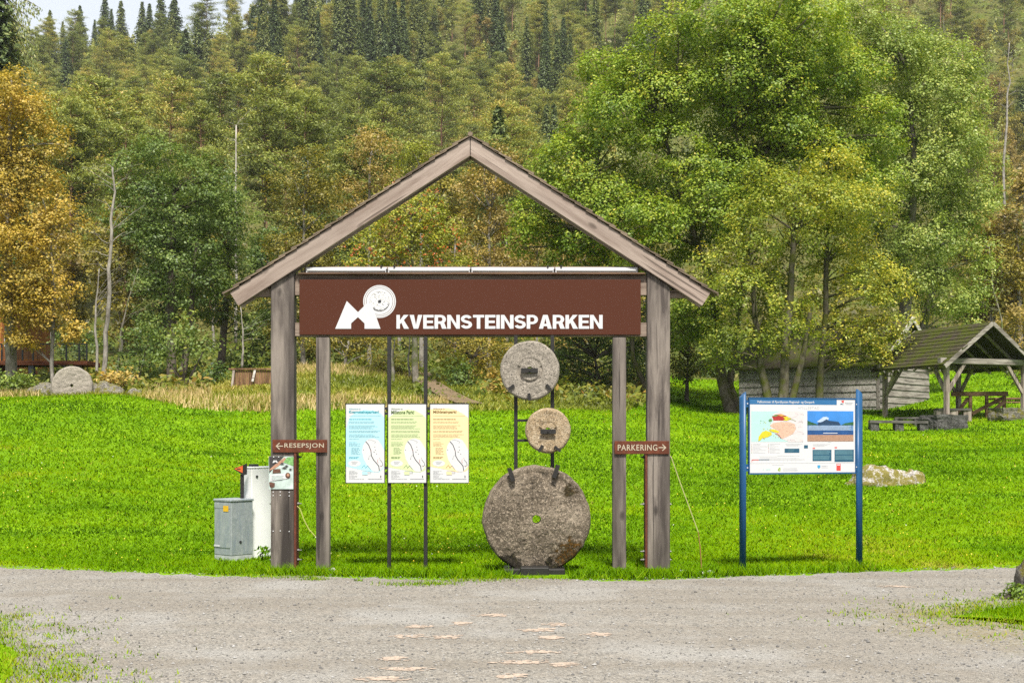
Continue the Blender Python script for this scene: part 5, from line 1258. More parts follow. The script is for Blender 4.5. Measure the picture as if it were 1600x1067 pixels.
# ------------------------------------------------------------------ trees
LM = {}
def LMat(k, stops, trans=.40, ov=.2): LM[k] = leafmat(k + '_leaf', stops, trans, ov)
LMat('maple', [(0, (0.038, 0.081, 0.008)), (.3, (0.100, 0.175, 0.013)), (.6, (0.211, 0.294, 0.023)), (.85, (0.371, 0.419, 0.042)), (1, (0.538, 0.438, 0.053))], ov=0)
LMat('birch', [(0, (.074, .110, .014)), (.3, (.168, .225, .024)), (.55, (.296, .328, .036)), (.78, (.484, .426, .044)), (1, (.620, .476, .048))], ov=0)
LMat('willow', [(0, (.062, .103, .020)), (.35, (.155, .224, .041)), (.65, (.278, .345, .068)), (.88, (.419, .448, .109)), (1, (.517, .472, .097))], ov=0)
LMat('yellow', [(0, (.129, .112, .023)), (.25, (.248, .199, .036)), (.5, (.427, .311, .047)), (.75, (.536, .369, .058)), (1, (.557, .320, .058))], ov=.05)
LMat('alder', [(0, (.031, .055, .015)), (.35, (.081, .132, .027)), (.65, (.152, .218, .044)), (.88, (.246, .303, .063)), (1, (.267, .261, .042))], ov=.12)
LMat('olive', [(0, (.078, .073, .014)), (.3, (.163, .147, .023)), (.6, (.273, .236, .035)), (.85, (.406, .302, .048)), (1, (.547, .340, .058))], ov=.22)
LMat('brown', [(0, (.132, .101, .032)), (.3, (.242, .183, .051)), (.6, (.366, .271, .073)), (.85, (.498, .353, .085)), (1, (.615, .380, .073))], ov=.22)
LMat('rowan', [(0, (.070, .095, .013)), (.3, (.176, .210, .023)), (.6, (.303, .324, .032)), (.85, (.479, .391, .038)), (1, (.620, .337, .042))], ov=0)
LMat('lime', [(0, (.10, .12, .012)), (.4, (.22, .25, .022)), (.75, (.33, .33, .035)), (1, (.42, .34, .045))], ov=.1)
LMat('pine', [(0, (.066, .087, .022)), (.35, (.165, .199, .044)), (.65, (.264, .292, .057)), (.9, (.370, .360, .070)), (1, (.449, .323, .083))], .32, .62)
LMat('spruce', [(0, (0.031, 0.051, 0.022)), (.4, (0.079, 0.117, 0.042)), (.7, (0.138, 0.178, 0.055)), (1, (0.240, 0.241, 0.061))], .25, .5)
LMat('shrub', [(0, (0.026, 0.043, 0.011)), (.35, (0.067, 0.103, 0.017)), (.65, (0.125, 0.160, 0.023)), (.88, (0.224, 0.219, 0.032)), (1, (0.333, 0.237, 0.042))], ov=.35)
BK = {'grey': barkmat('grey_bark', (.10, .085, .065), (.26, .235, .20), 6, (.10, .115, .035)), 'birch': barkmat('birch_bark', (.11, .095, .08), (.33, .305, .27), 5), 'pine': barkmat('pine_bark', (.13, .07, .045), (.27, .155, .10), 4), 'dark': barkmat('dark_bark', (.045, .036, .028), (.12, .10, .08), 5), 'moss': barkmat('mossy_bark', (.036, .031, .021), (.12, .103, .075), 5, (.062, .068, .012)), 'dead': barkmat('bleached_wood', (.24, .21, .185), (.46, .42, .38), 4)}
BERRY = flat('rowan_berry', (.48, .11, .015), .4, var=.2)

def crown_leaves(ells, rng, dens, leaf, sub=(.30, .62), clump_leaves=26, lob=(9.5, .38), up=.75, flatten=.7, hollow=.66, tint0=.42, droop=0.0, asp=.62):
    """ells: list of (centre xyz, radii xyz) envelopes -> leaf quads; dens: leaf clumps per m2 of lobe shell"""
    lobes = []
    for c, r in ells:
        c = np.array(c, float); r = np.array(r, float)
        k = max(4, int(lob[0] * (r[0] * r[2]) ** .5))
        d = unit(rng.normal(size=(k, 3))); rad = rng.uniform(.45, .92, k)[:, None]
        for p in c + d * r * rad:
            s = lob[1] * rng.uniform(.7, 1.25) * min(r[0], r[2])
            lobes.append((p, np.array([s, s, s * .85])))
    C, Nn, T = [], [], []
    LC = np.array([l[0] for l in lobes]); LR = np.array([l[1] for l in lobes])
    for i, (p, r) in enumerate(lobes):
        area = 4 * math.pi * r[0] * r[2]; m = max(5, int(area * dens))
        d = rng.normal(size=(m, 3)); d[:, 2] = np.where(d[:, 2] < -.2, d[:, 2] * .45, d[:, 2]); d = unit(d)
        q = p + d * r * rng.uniform(.80, 1.05, m)[:, None]
        # drop clumps buried deep in other lobes
        dd = np.linalg.norm((q[:, None, :] - LC[None]) / LR[None], axis=2); dd[:, i] = 9
        keep = dd.min(1) > hollow
        q, d = q[keep], d[keep]; m = len(q)
        if not m: continue
        s = rng.uniform(sub[0], sub[1], m)
        g = np.clip(rng.normal(size=(m, clump_leaves, 3)), -1.7, 1.7) * np.array([1, 1, flatten]) * s[:, None, None] * .55
        g[..., 2] -= droop * (g[..., 0] ** 2 + g[..., 1] ** 2)
        pos = q[:, None] + g
        nn = d[:, None] * .7 + unit(g + 1e-6) * .3 + np.array([0, 0, up]) + rng.normal(size=g.shape) * .42
        tl = rng.normal(size=m) * .10 + (mnoise.noise((p[0] * .5, p[1] * .5, p[2] * .5)) * .16)
        tt = tint0 + tl[:, None] + rng.normal(size=(m, clump_leaves)) * .13
        C.append(pos.reshape(-1, 3)); Nn.append(nn.reshape(-1, 3)); T.append(tt.ravel())
    C = np.concatenate(C); Nn = np.concatenate(Nn); T = np.concatenate(T)
    L = leaf * rng.uniform(.7, 1.35, len(C))
    V, Q = leafquads(C, Nn, L, L * asp, rng)
    return V, Q, np.clip(T, 0, 1), LC

def curve(a, b, bend, n=6):
    a, b = Vector(a), Vector(b); m = a.lerp(b, .5) + Vector(bend)
    return [a * (1 - t) ** 2 + m * 2 * t * (1 - t) + b * t * t for t in (k / n for k in range(n + 1))]

def limbs(mb, base_pts, r0, LC, rng, share=.5, r_l=.25, up=.12):
    """limbs from points on the stems to lobe centres"""
    st = [p for s in base_pts for p in s[1:]]
    for c in LC:
        if rng.random() > share: continue
        c = Vector(c); best = min(st, key=lambda p: (p - c).length + (2.5 if p.z > c.z - .3 else 0))
        L = (best - c).length
        if L < .3: continue
        pts = curve(best, c, (rng.normal() * .1 * L, rng.normal() * .1 * L, up * L), 5)
        r = min(r0 * .6, .018 + .018 * L)
        mb.tube(pts, [r * (1 - .8 * k / 5) for k in range(6)], 5)

def hero(name, label, cat, key, bark, Y, ells, stems, seed, dens, leaf, group=None, limb_share=.5, extra=None, gaps=(), **kw):
    """ells: (u, v, ru, rv, depth ratio, dY) in photo pixels at distance Y; stems: [(u,v,dY,r)...] polylines"""
    rng = np.random.default_rng(seed); px = Y / F
    base = P(stems[0][0][0], stems[0][0][1], Y + stems[0][0][2]); base.z = H1(base.x, base.y)
    t = empty(name, base, 0, label, cat, group)
    E = []
    for e in ells:
        u, v, ru, rv = e[:4]; dr = e[4] if len(e) > 4 else .9; dy = e[5] if len(e) > 5 else 0
        E.append((tuple(P(u, v, Y + dy)), (ru * px, ru * px * dr, rv * px)))
    V, Q, T, LC = crown_leaves(E, rng, dens, leaf, **kw)
    if gaps:                      # openings in the leaves through which trunk and limbs show
        W = V.reshape(-1, 4, 3).mean(1); uu = 800 + F * W[:, 0] / W[:, 1]; vv = HV - F * (W[:, 2] - CH) / W[:, 1]; k = np.ones(len(W), bool)
        for gu, gv, ru, rv in gaps: k &= ~((((uu - gu) / ru) ** 2 + ((vv - gv) / rv) ** 2 < rng.uniform(.5, 1.3, len(W))) & (W[:, 1] < Y + .6))
        V = V.reshape(-1, 4, 3)[k].reshape(-1, 3); T = T[k]; Q = np.arange(len(V)).reshape(-1, 4)
    V = V - np.array(base)
    np_mesh('crown', V, Q, LM[key], T, t)
    mb = MB(); sp = []
    for s in stems:
        pts = [P(a, b, Y + dy) for a, b, dy, r in s]
        pts[0].z = min(pts[0].z, H1(pts[0].x, pts[0].y) - .1)
        # smooth polyline
        out, rad = [], []
        for i in range(len(pts) - 1):
            for k in range(4):
                f = k / 4; q = pts[i].lerp(pts[i + 1], f); out.append(q + Vector((mnoise.noise(q * .7), mnoise.noise(q * .7 + Vector((9, 0, 0))), 0)) * .07); rad.append(s[i][3] * (1 - f) + s[i + 1][3] * f)
        out.append(pts[-1]); rad.append(s[-1][3])
        mb.tube(out, rad, 9); sp.append(out)
    limbs(mb, sp, stems[0][0][3], LC, rng, limb_share)
    mb.build('trunk', BK[bark], t, smooth=True)
    if extra: extra(t, LC, E, rng, base)
    return t

def heroes():
    # big bright maple on the right
    hero('maple_tree', 'big bright green maple with leaning mossy trunks right of the gateway', 'tree', 'maple', 'moss', 56,
         [(975, 180, 92, 108), (1120, 110, 125, 120), (905, 300, 92, 98), (1050, 320, 130, 125), (855, 375, 70, 58), (840, 330, 45, 50), (1090, 470, 75, 80), (1225, 50, 100, 90), (960, 420, 80, 60), (1180, 250, 90, 120, .8, 2), (1290, 150, 85, 110, .9, 2), (1350, 220, 62, 90, .9, 3), (1220, 200, 70, 80, .9, 0), (1290, 270, 70, 70, .9, 2.5)],
         [[(1158, 672, -1.5, .36), (1140, 640, -1.2, .27), (1128, 590, -.8, .23), (1118, 520, 0, .2), (1112, 440, 0, .17), (1070, 330, 0, .11), (1040, 220, 0, .05)],
          [(1163, 668, -1.3, .28), (1152, 640, -1, .19), (1140, 600, -.5, .16), (1150, 520, 0, .14), (1165, 400, .5, .11), (1150, 200, 0, .05)],
          [(1020, 635, 1.5, .15), (1006, 600, 1.5, .12), (990, 560, 1.2, .10), (985, 500, 1, .09), (960, 380, .5, .06), (930, 270, 0, .03)]], 101, 3.1, .125, clump_leaves=40, sub=(.28, .55), tint0=.57, limb_share=.8, gaps=((1092, 395, 32, 62), (1035, 395, 34, 22), (960, 250, 30, 24), (1125, 560, 36, 34), (900, 345, 26, 20), (1060, 230, 30, 22)))
    hero('birch_tree', 'yellow green birch clump with several trunks before the plank shed', 'tree', 'birch', 'moss', 52.5,
         [(1175, 420, 95, 95), (1235, 500, 88, 60), (1240, 330, 90, 90), (1150, 500, 60, 60), (1130, 535, 45, 40)],
         [[(1204, 652, 0, .24), (1198, 620, 0, .19), (1190, 580, 0, .16), (1180, 500, 0, .12), (1170, 400, 0, .07)],
          [(1218, 655, -.3, .26), (1224, 610, -.2, .21), (1226, 560, 0, .18), (1236, 450, 0, .14), (1240, 330, 0, .08), (1250, 260, 0, .03)],
          [(1228, 655, 0, .2), (1240, 615, 0, .15), (1252, 570, 0, .12), (1268, 480, 0, .08)]], 102, 2.6, .115, clump_leaves=34, tint0=.45, gaps=((1240, 420, 22, 60), (1185, 480, 18, 40), (1215, 350, 24, 26)), sub=(.26, .52), droop=.25, limb_share=.45)
    hero('birch_tree', 'single trunk yellowish birch nearest the shelter roof', 'tree', 'birch', 'moss', 53.5,
         [(1325, 440, 85, 80), (1330, 530, 58, 36), (1370, 500, 40, 60), (1300, 330, 90, 90), (1380, 545, 34, 44), (1345, 550, 44, 24), (1395, 515, 34, 40)],
         [[(1279, 652, 0, .2), (1281, 600, 0, .16), (1287, 540, 0, .13), (1290, 440, 0, .11), (1296, 320, 0, .08), (1300, 260, .2, .03)]], 103, 2.6, .11, clump_leaves=34, tint0=.58, gaps=((1291, 430, 14, 80), (1340, 480, 30, 18)), sub=(.25, .5), droop=.25, limb_share=.45)
    hero('willow_tree', 'broad soft green willow rising behind the shed and shelter', 'tree', 'willow', 'grey', 64,
         [(1420, 150, 100, 120), (1350, 70, 90, 80), (1470, 270, 85, 120), (1430, 410, 95, 90), (1500, 400, 55, 90), (1520, 300, 42, 80), (1390, 300, 90, 120), (1480, 470, 60, 50)],
         [[(1410, 600, 0, .4), (1412, 520, 0, .32), (1420, 400, 0, .25), (1430, 260, 0, .16), (1420, 120, 0, .06)], [(1414, 600, .3, .3), (1440, 520, .2, .22), (1470, 400, 0, .15), (1490, 300, 0, .07)]], 104, 2.5, .13, clump_leaves=36, tint0=.60, gaps=((1440, 330, 26, 30), (1420, 220, 18, 40), (1500, 420, 20, 22)), sub=(.30, .6), limb_share=.4)
    hero('birch_tree', 'golden yellow birch overhanging the deck and cabin', 'tree', 'yellow', 'birch', 55,
         [(15, 230, 75, 110), (65, 300, 48, 80), (0, 380, 78, 110), (70, 410, 46, 75), (40, 500, 60, 55), (-50, 300, 80, 190), (85, 480, 28, 42), (20, 150, 46, 60), (110, 515, 18, 22), (92, 335, 34, 70), (58, 215, 46, 60), (20, 460, 70, 60), (30, 535, 34, 22)],
         [[(18, 590, 1, .26), (16, 500, .6, .22), (12, 380, 0, .17), (14, 240, 0, .11), (18, 120, 0, .03)], [(82, 585, .5, .09), (82, 520, .5, .08), (84, 450, .3, .06), (80, 360, 0, .04)]], 105, 3.2, .12, clump_leaves=32, tint0=.50, sub=(.26, .56), hollow=.6, droop=.2)
    A = [('dark green alder with a broad crown left of the gateway roof', 62, [(270, 300, 78, 75), (235, 370, 58, 75), (300, 390, 70, 85), (320, 290, 50, 48), (250, 470, 50, 55)], [[(268, 590, 0, .26), (270, 520, 0, .21), (268, 420, 0, .17), (272, 300, 0, .08)], [(285, 590, .4, .2), (298, 500, .3, .15), (308, 380, 0, .08)]], 106),
         ('alder with pale green top close beside the left roof eave', 66, [(350, 330, 56, 60), (365, 410, 55, 70), (335, 460, 50, 55), (395, 470, 35, 60)], [[(345, 590, 0, .22), (352, 500, 0, .17), (358, 360, 0, .08)]], 107)]
    for lb, Y, el, stm, sd in A:
        hero('alder_tree', lb, 'tree', 'alder', 'dark', Y, el, stm, sd, 2.5, .13, 'alders at the edge of the wood', clump_leaves=32, tint0=.54, sub=(.30, .62), flatten=.45)
    def berries(t, LC, E, rng, base):
        n = 230; P0 = []
        for c, r in E:
            k = n // len(E); d = unit(rng.normal(size=(k, 3)) + np.array([0, -.9, .1])); P0.append(np.array(c) + d * np.array(r) * rng.uniform(.75, 1.08, k)[:, None])
        P0 = np.concatenate(P0); C = (P0[:, None] + rng.normal(size=(len(P0), 7, 3)) * np.array([.06, .06, .04])).reshape(-1, 3)
        V, Q = leafquads(C - np.array(base), rng.normal(size=C.shape) * .6 + np.array([0, -.6, .5]), .068, .068, rng)
        o = np_mesh('berries', V, Q, BERRY, None, t)
        o['kind'] = 'stuff'
    hero('rowan_tree', 'rowan heavy with orange red berries seen through the gable', 'tree', 'rowan', 'grey', 57,
         [(640, 355, 72, 68), (690, 400, 55, 60), (585, 400, 48, 45), (640, 440, 100, 45), (640, 320, 48, 38)],
         [[(650, 610, 0, .17), (648, 540, 0, .13), (645, 450, 0, .1), (642, 340, 0, .05)], [(615, 612, 0, .1), (612, 560, 0, .08), (605, 470, 0, .05)]], 108, 2.6, .115, clump_leaves=30, tint0=.52, sub=(.25, .55), extra=berries)
    ol = [('olive birch with fine leaves behind the left slope of the gateway roof', 'olive', 64, [(475, 320, 58, 80), (455, 400, 50, 60), (500, 400, 55, 60), (450, 470, 50, 60)], (475, 600), .42, 109),
          ('tawny birch showing above the middle of the left roof slope', 'brown', 68, [(578, 245, 40, 52), (560, 310, 40, 55), (600, 330, 45, 60)], (578, 600), .55, 110),
          ('bright lime yellow birch just left of the roof apex', 'lime', 70, [(655, 245, 34, 30), (645, 275, 38, 34), (680, 260, 28, 26)], (660, 595), .5, 111),
          ('brownish birch filling the gap under the right slope of the gable', 'brown', 66, [(765, 330, 46, 75), (785, 270, 36, 55), (760, 410, 52, 45), (735, 290, 30, 40)], (765, 605), .42, 112),
          ('low olive tree in the gap between rowan and dark thicket', 'olive', 62, [(735, 560, 52, 42), (700, 520, 55, 40), (780, 530, 45, 40)], (735, 625), .5, 113),
          ('low brown olive birch behind the left inner post', 'olive', 63, [(545, 530, 46, 36), (500, 515, 50, 44), (585, 545, 40, 34)], (540, 585), .36, 114),
          ('dark green thicket tree behind the right inner post', 'alder', 60, [(930, 560, 62, 56), (885, 540, 50, 52), (990, 545, 48, 62), (960, 500, 60, 50), (870, 590, 40, 34)], (940, 625), .45, 115),
          ('small dark tree beside the leaning maple trunks', 'shrub', 60, [(1075, 560, 48, 56), (1060, 520, 50, 50)], (1075, 625), .5, 116)]
    for lb, key, Y, el, (bu, bv), t0, sd in ol:
        e0 = el[0]
        hero('birch_tree' if 'birch' in lb else 'small_tree', lb, 'tree', key, 'birch' if 'birch' in lb else 'dark', Y, el, [[(bu, bv, 0, .14), (bu - 2, (bv + e0[1]) / 2 + 30, 0, .11), (e0[0], e0[1], 0, .05)]], sd, 2.4, .125, clump_leaves=30, tint0=t0, sub=(.26, .58), droop=.2)
heroes()

def bare_trees():
    def bare(u0, v0, Y, pts, r, label, bark='dead', name='dead_tree', twigs=9, seed=1):
        rng = np.random.default_rng(seed); b = P(u0, v0, Y); b.z = H1(b.x, b.y)
        t = empty(name, b, 0, label, 'tree'); mb = MB()
        w = [P(a, c, Y) for a, c in pts]; w[0].z = b.z - .1; n = len(w)
        out, rad = [], []
        for i in range(n - 1):
            for k in range(4):
                f = (i + k / 4) / (n - 1); q = w[i].lerp(w[i + 1], k / 4); out.append(q + Vector((mnoise.noise(q * .6) + .5 * mnoise.noise(q * 2.2), 0, 0)) * .11); rad.append(r * .72 * (1 - .75 * f))
        out.append(w[-1]); rad.append(r * .25); mb.tube(out, rad, 8); mb.build('trunk', BK[bark], t, smooth=True)
        for k in range(twigs * 2):
            i = int(len(out) * rng.uniform(.40, .98)); p = out[i]; L = rng.uniform(.35, 1.3); s = rng.choice([-1, 1])
            q = p + Vector((s * L * rng.uniform(.5, 1), rng.normal() * .3, L * rng.uniform(.1, 1.1)))
            tw = MB(); tw.tube(curve(p, q, (0, 0, rng.normal() * .15), 4), [rad[i] * .30, rad[i] * .25, rad[i] * .19, rad[i] * .12, .006], 5)
            e = q + Vector((s * .4, 0, rng.uniform(-.2, .4))); tw.tube([p.lerp(q, .6), e], [rad[i] * .13, .005], 4); tw.build('branch', BK[bark], t)
    bare(165, 575, 58, [(162, 580), (166, 520), (172, 440), (174, 360), (178, 300), (176, 262)], .17, 'tall bare birch trunk with peeling pale bark left of the alders', 'birch', seed=3)
    bare(152, 575, 57, [(152, 580), (150, 520), (152, 470), (155, 420)], .10, 'shorter bare birch stem leaning beside the tall bare trunk', 'birch', seed=4, twigs=6)
    bare(185, 575, 59, [(182, 580), (188, 520), (200, 470), (216, 420)], .08, 'thin bare stem leaning right towards the dark alder', 'grey', seed=5, twigs=5)
    bare(369, 470, 88, [(369, 480), (369, 400), (369, 300), (369, 196)], .17, 'bleached dead snag with stub branches above the left eave', 'dead', seed=6, twigs=8)
    bare(1575, 330, 135, [(1573, 340), (1568, 260), (1574, 190), (1573, 150), (1579, 128), (1575, 100), (1577, 68)], .2, 'white barked bare birch among brown trees on the right slope', 'birch', seed=7, twigs=10)
    bare(614, 600, 60, [(616, 612), (614, 570), (617, 530)], .11, 'white birch stem seen left of the twin rack posts under the board', 'birch', seed=8, twigs=2)
    bare(640, 605, 60.5, [(641, 616), (638, 570), (640, 525)], .11, 'white birch stem seen between the twin rack posts under the board', 'birch', seed=9, twigs=2)
    bare(468, 575, 63, [(378, 585), (381, 550), (378, 515), (376, 480)], .09, 'thin pale stem above the plank parapet', 'birch', seed=10, twigs=5)
    bare(1540, 520, 72, [(1575, 560), (1565, 500), (1550, 440), (1545, 380)], .08, 'thin bare stem leaning behind the shelter gable', 'grey', seed=11, twigs=6)
bare_trees()

def bushes():
    def bush(label, key, u, v, ru, rv, Y, seed, t0=.45, leaf=.15, dens=2.2, cat='shrub', name='shrub', group=None, clump=24, asp=.6, sub=(.25, .5), flat_=.75):
        rng = np.random.default_rng(seed); b = P(u, v + rv, Y); b.z = H1(b.x, b.y); px = Y / F
        t = empty(name, b, 0, label, cat, group)
        V, Q, T, LC = crown_leaves([(tuple(P(u, v, Y)), (ru * px, ru * px * .8, rv * px))], rng, dens, leaf, tint0=t0, clump_leaves=clump, lob=(9, .42), asp=asp, sub=sub, flatten=flat_)
        np_mesh('foliage', V - np.array(b), Q, LM[key], T, t)
        mb = MB()
        for c in LC[::2]: mb.tube(curve(b + Vector((rng.normal() * .1, 0, -.1)), c, (0, 0, .1), 4), [.035, .03, .025, .018, .008], 5)
        mb.build('stems', BK['dark'], t)
    B = [('grey green shrub left of the far millstone below the deck', 'willow', 28, 592, 36, 22, 52, .42, 301), ('dark evergreen bush at the foot of the alders', 'alder', 215, 545, 48, 44, 58, .45, 302), ('bright green tipped bush beside the dark evergreen one', 'alder', 290, 540, 55, 45, 57.5, .68, 303), ('rounded dark bush left of the plank parapet', 'alder', 335, 585, 28, 20, 57, .48, 304),
         ('dark bush behind the plank parapet', 'alder', 395, 540, 42, 40, 66, .42, 305), ('russet fern clump right of the far millstone', 'brown', 180, 588, 34, 18, 53, .55, 306), ('green fern bank under the topmost millstone', 'shrub', 900, 612, 50, 22, 54, .60, 307), ('rusty fern clump left of the topmost millstone', 'brown', 770, 600, 30, 18, 55, .62, 308),
         ('dark shrub in the shadow right of the trodden path', 'alder', 730, 595, 32, 28, 58, .40, 309), ('yellow green shrub above the trodden path', 'lime', 712, 575, 30, 22, 60, .30, 310), ('brown leaved bush right of the shelter gable', 'brown', 1580, 520, 40, 60, 74, .50, 311), ('green bush behind the right edge of the shelter roof', 'shrub', 1530, 545, 46, 32, 78, .66, 312),
         ('green bush to the right of the shelter post', 'shrub', 1602, 590, 26, 34, 66, .62, 313), ('low dark bush under the yellow birch behind the railing', 'alder', 120, 545, 40, 34, 66, .42, 314), ('brown green bush beneath the olive birch beside the mound', 'olive', 470, 555, 40, 28, 66, .42, 315), ('low bush at the far lawn edge right of the thick post', 'shrub', 1050, 600, 28, 22, 79, .6, 316),
         ('dark shrub behind the leaning maple trunks', 'alder', 1105, 560, 44, 44, 80, .45, 317), ('low olive bush behind the two rack posts', 'olive', 600, 585, 38, 24, 61, .5, 318)]
    for lb, key, u, v, ru, rv, Y, t0, sd in B: bush(lb, key, u, v, ru, rv, Y, sd, t0)
    bush('leafy wild plants at the edge of the grass tongue by the upright boulder', 'maple', 1572, 940, 46, 22, 13.6, 320, .48, .05, 30, 'plant', 'wild_plants', None, 30, .55, (.07, .14))
bushes()
# ------------------------------------------------------------------ the wooded hill: one of each kind, then copies
def spruce_mesh(h, R, seed, nb=46, lower=.06, dense=1.0, spray=.62):
    rng = np.random.default_rng(seed); C, Nn, T, TT, LL = [], [], [], [], []
    for i in range(nb):
        t = lower + (1 - lower) * (i / nb) ** .92; z = h * t; r = R * (1 - t) ** .80 * rng.uniform(.75, 1.12) + .12
        for j in range(int(6 * dense) + 1):
            a = rng.random() * 6.283; rr = r * rng.uniform(.65, 1.1); k = max(2, int(rr / .30))
            s = (np.arange(k) + .6) / k; droop = -.28 * rr * s ** 1.4 + .10 * rr * s
            p = np.stack([np.cos(a) * rr * s, np.sin(a) * rr * s, z + droop], 1) + rng.normal(size=(k, 3)) * .09
            side = np.array([-math.sin(a), math.cos(a), 0])
            for sg in (-1, 0, 1):
                d = np.array([math.cos(a), math.sin(a), -.55]) + side * sg * .8
                C.append(p + rng.normal(size=(k, 3)) * .07); T.append(np.tile(d, (k, 1)) + rng.normal(size=(k, 3)) * .25)
                Nn.append(np.tile([math.cos(a) * .5, math.sin(a) * .5, .8], (k, 1)) + rng.normal(size=(k, 3)) * .4)
                TT.append(.30 + .38 * s + rng.normal(size=k) * .12); LL.append(np.full(k, spray) * rng.uniform(.7, 1.2, k))
    C, Nn, T, TT, LL = map(np.concatenate, (C, Nn, T, TT, LL))
    V, Q = leafquads(C, Nn, LL, LL * .42, rng, T=T); return V, Q, np.clip(TT, 0, 1)

def pine_mesh(h, R, seed, c0=.38):
    rng = np.random.default_rng(seed); C, Nn, TT, TG = [], [], [], []; br = []
    for i in range(64):
        t = c0 + (1 - c0) * (i + .5) / 64; z = h * t; f = (t - c0) / (1 - c0); r = R * (1 - f ** 2.2) ** .6 * rng.uniform(.45, 1.10) * (.70 + .5 * min(1, f * 3)) + .2
        a = rng.random() * 6.283; e = np.array([math.cos(a) * r, math.sin(a) * r, z + .26 * r]); br.append(((0, 0, z - .1), tuple(e)))
        w = rng.normal() * .09
        for s in (1, .72, .46):
            if s < 1 and r * s < .8: continue
            m = 62; g = np.clip(rng.normal(size=(m, 3)), -1.6, 1.6) * np.array([.52, .52, .20]) * (.70 + .45 * r / R)
            q = np.array([e[0] * s, e[1] * s, z + .26 * r * s]) + g + np.append(rng.normal(size=2) * .25, 0)
            C.append(q); out = unit(g) * .5 + np.array([e[0] / (r + .1) * .5, e[1] / (r + .1) * .5, .75]); TG.append(out + rng.normal(size=(m, 3)) * .5)
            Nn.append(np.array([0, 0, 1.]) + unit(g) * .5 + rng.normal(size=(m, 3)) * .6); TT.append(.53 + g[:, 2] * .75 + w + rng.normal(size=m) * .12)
    C, Nn, TT, TG = map(np.concatenate, (C, Nn, TT, TG)); L = rng.uniform(.24, .46, len(C))
    V, Q = leafquads(C, Nn, L, L * .34, rng, T=TG); return V, Q, np.clip(TT, 0, 1), br

def round_mesh(h, R, seed, c0=.22, leaf=.24, n_l=22, dens=1.5, droop=.15):
    rng = np.random.default_rng(seed); E = []
    for k in range(7):
        f = (k + .5) / 7; z = h * (c0 + (1 - c0) * f) * .97; r = R * math.sin(math.pi * (.12 + .80 * f)) ** .8 * rng.uniform(.62, .82)
        a = rng.random() * 6.283; o = R * .28; E.append(((o * math.cos(a), o * math.sin(a), z), (r, r, max(.6, r * .8))))
    V, Q, T, LC = crown_leaves(E, rng, dens, leaf, clump_leaves=n_l, lob=(6, .40), sub=(.35, .75), droop=droop); return V, Q, T, LC

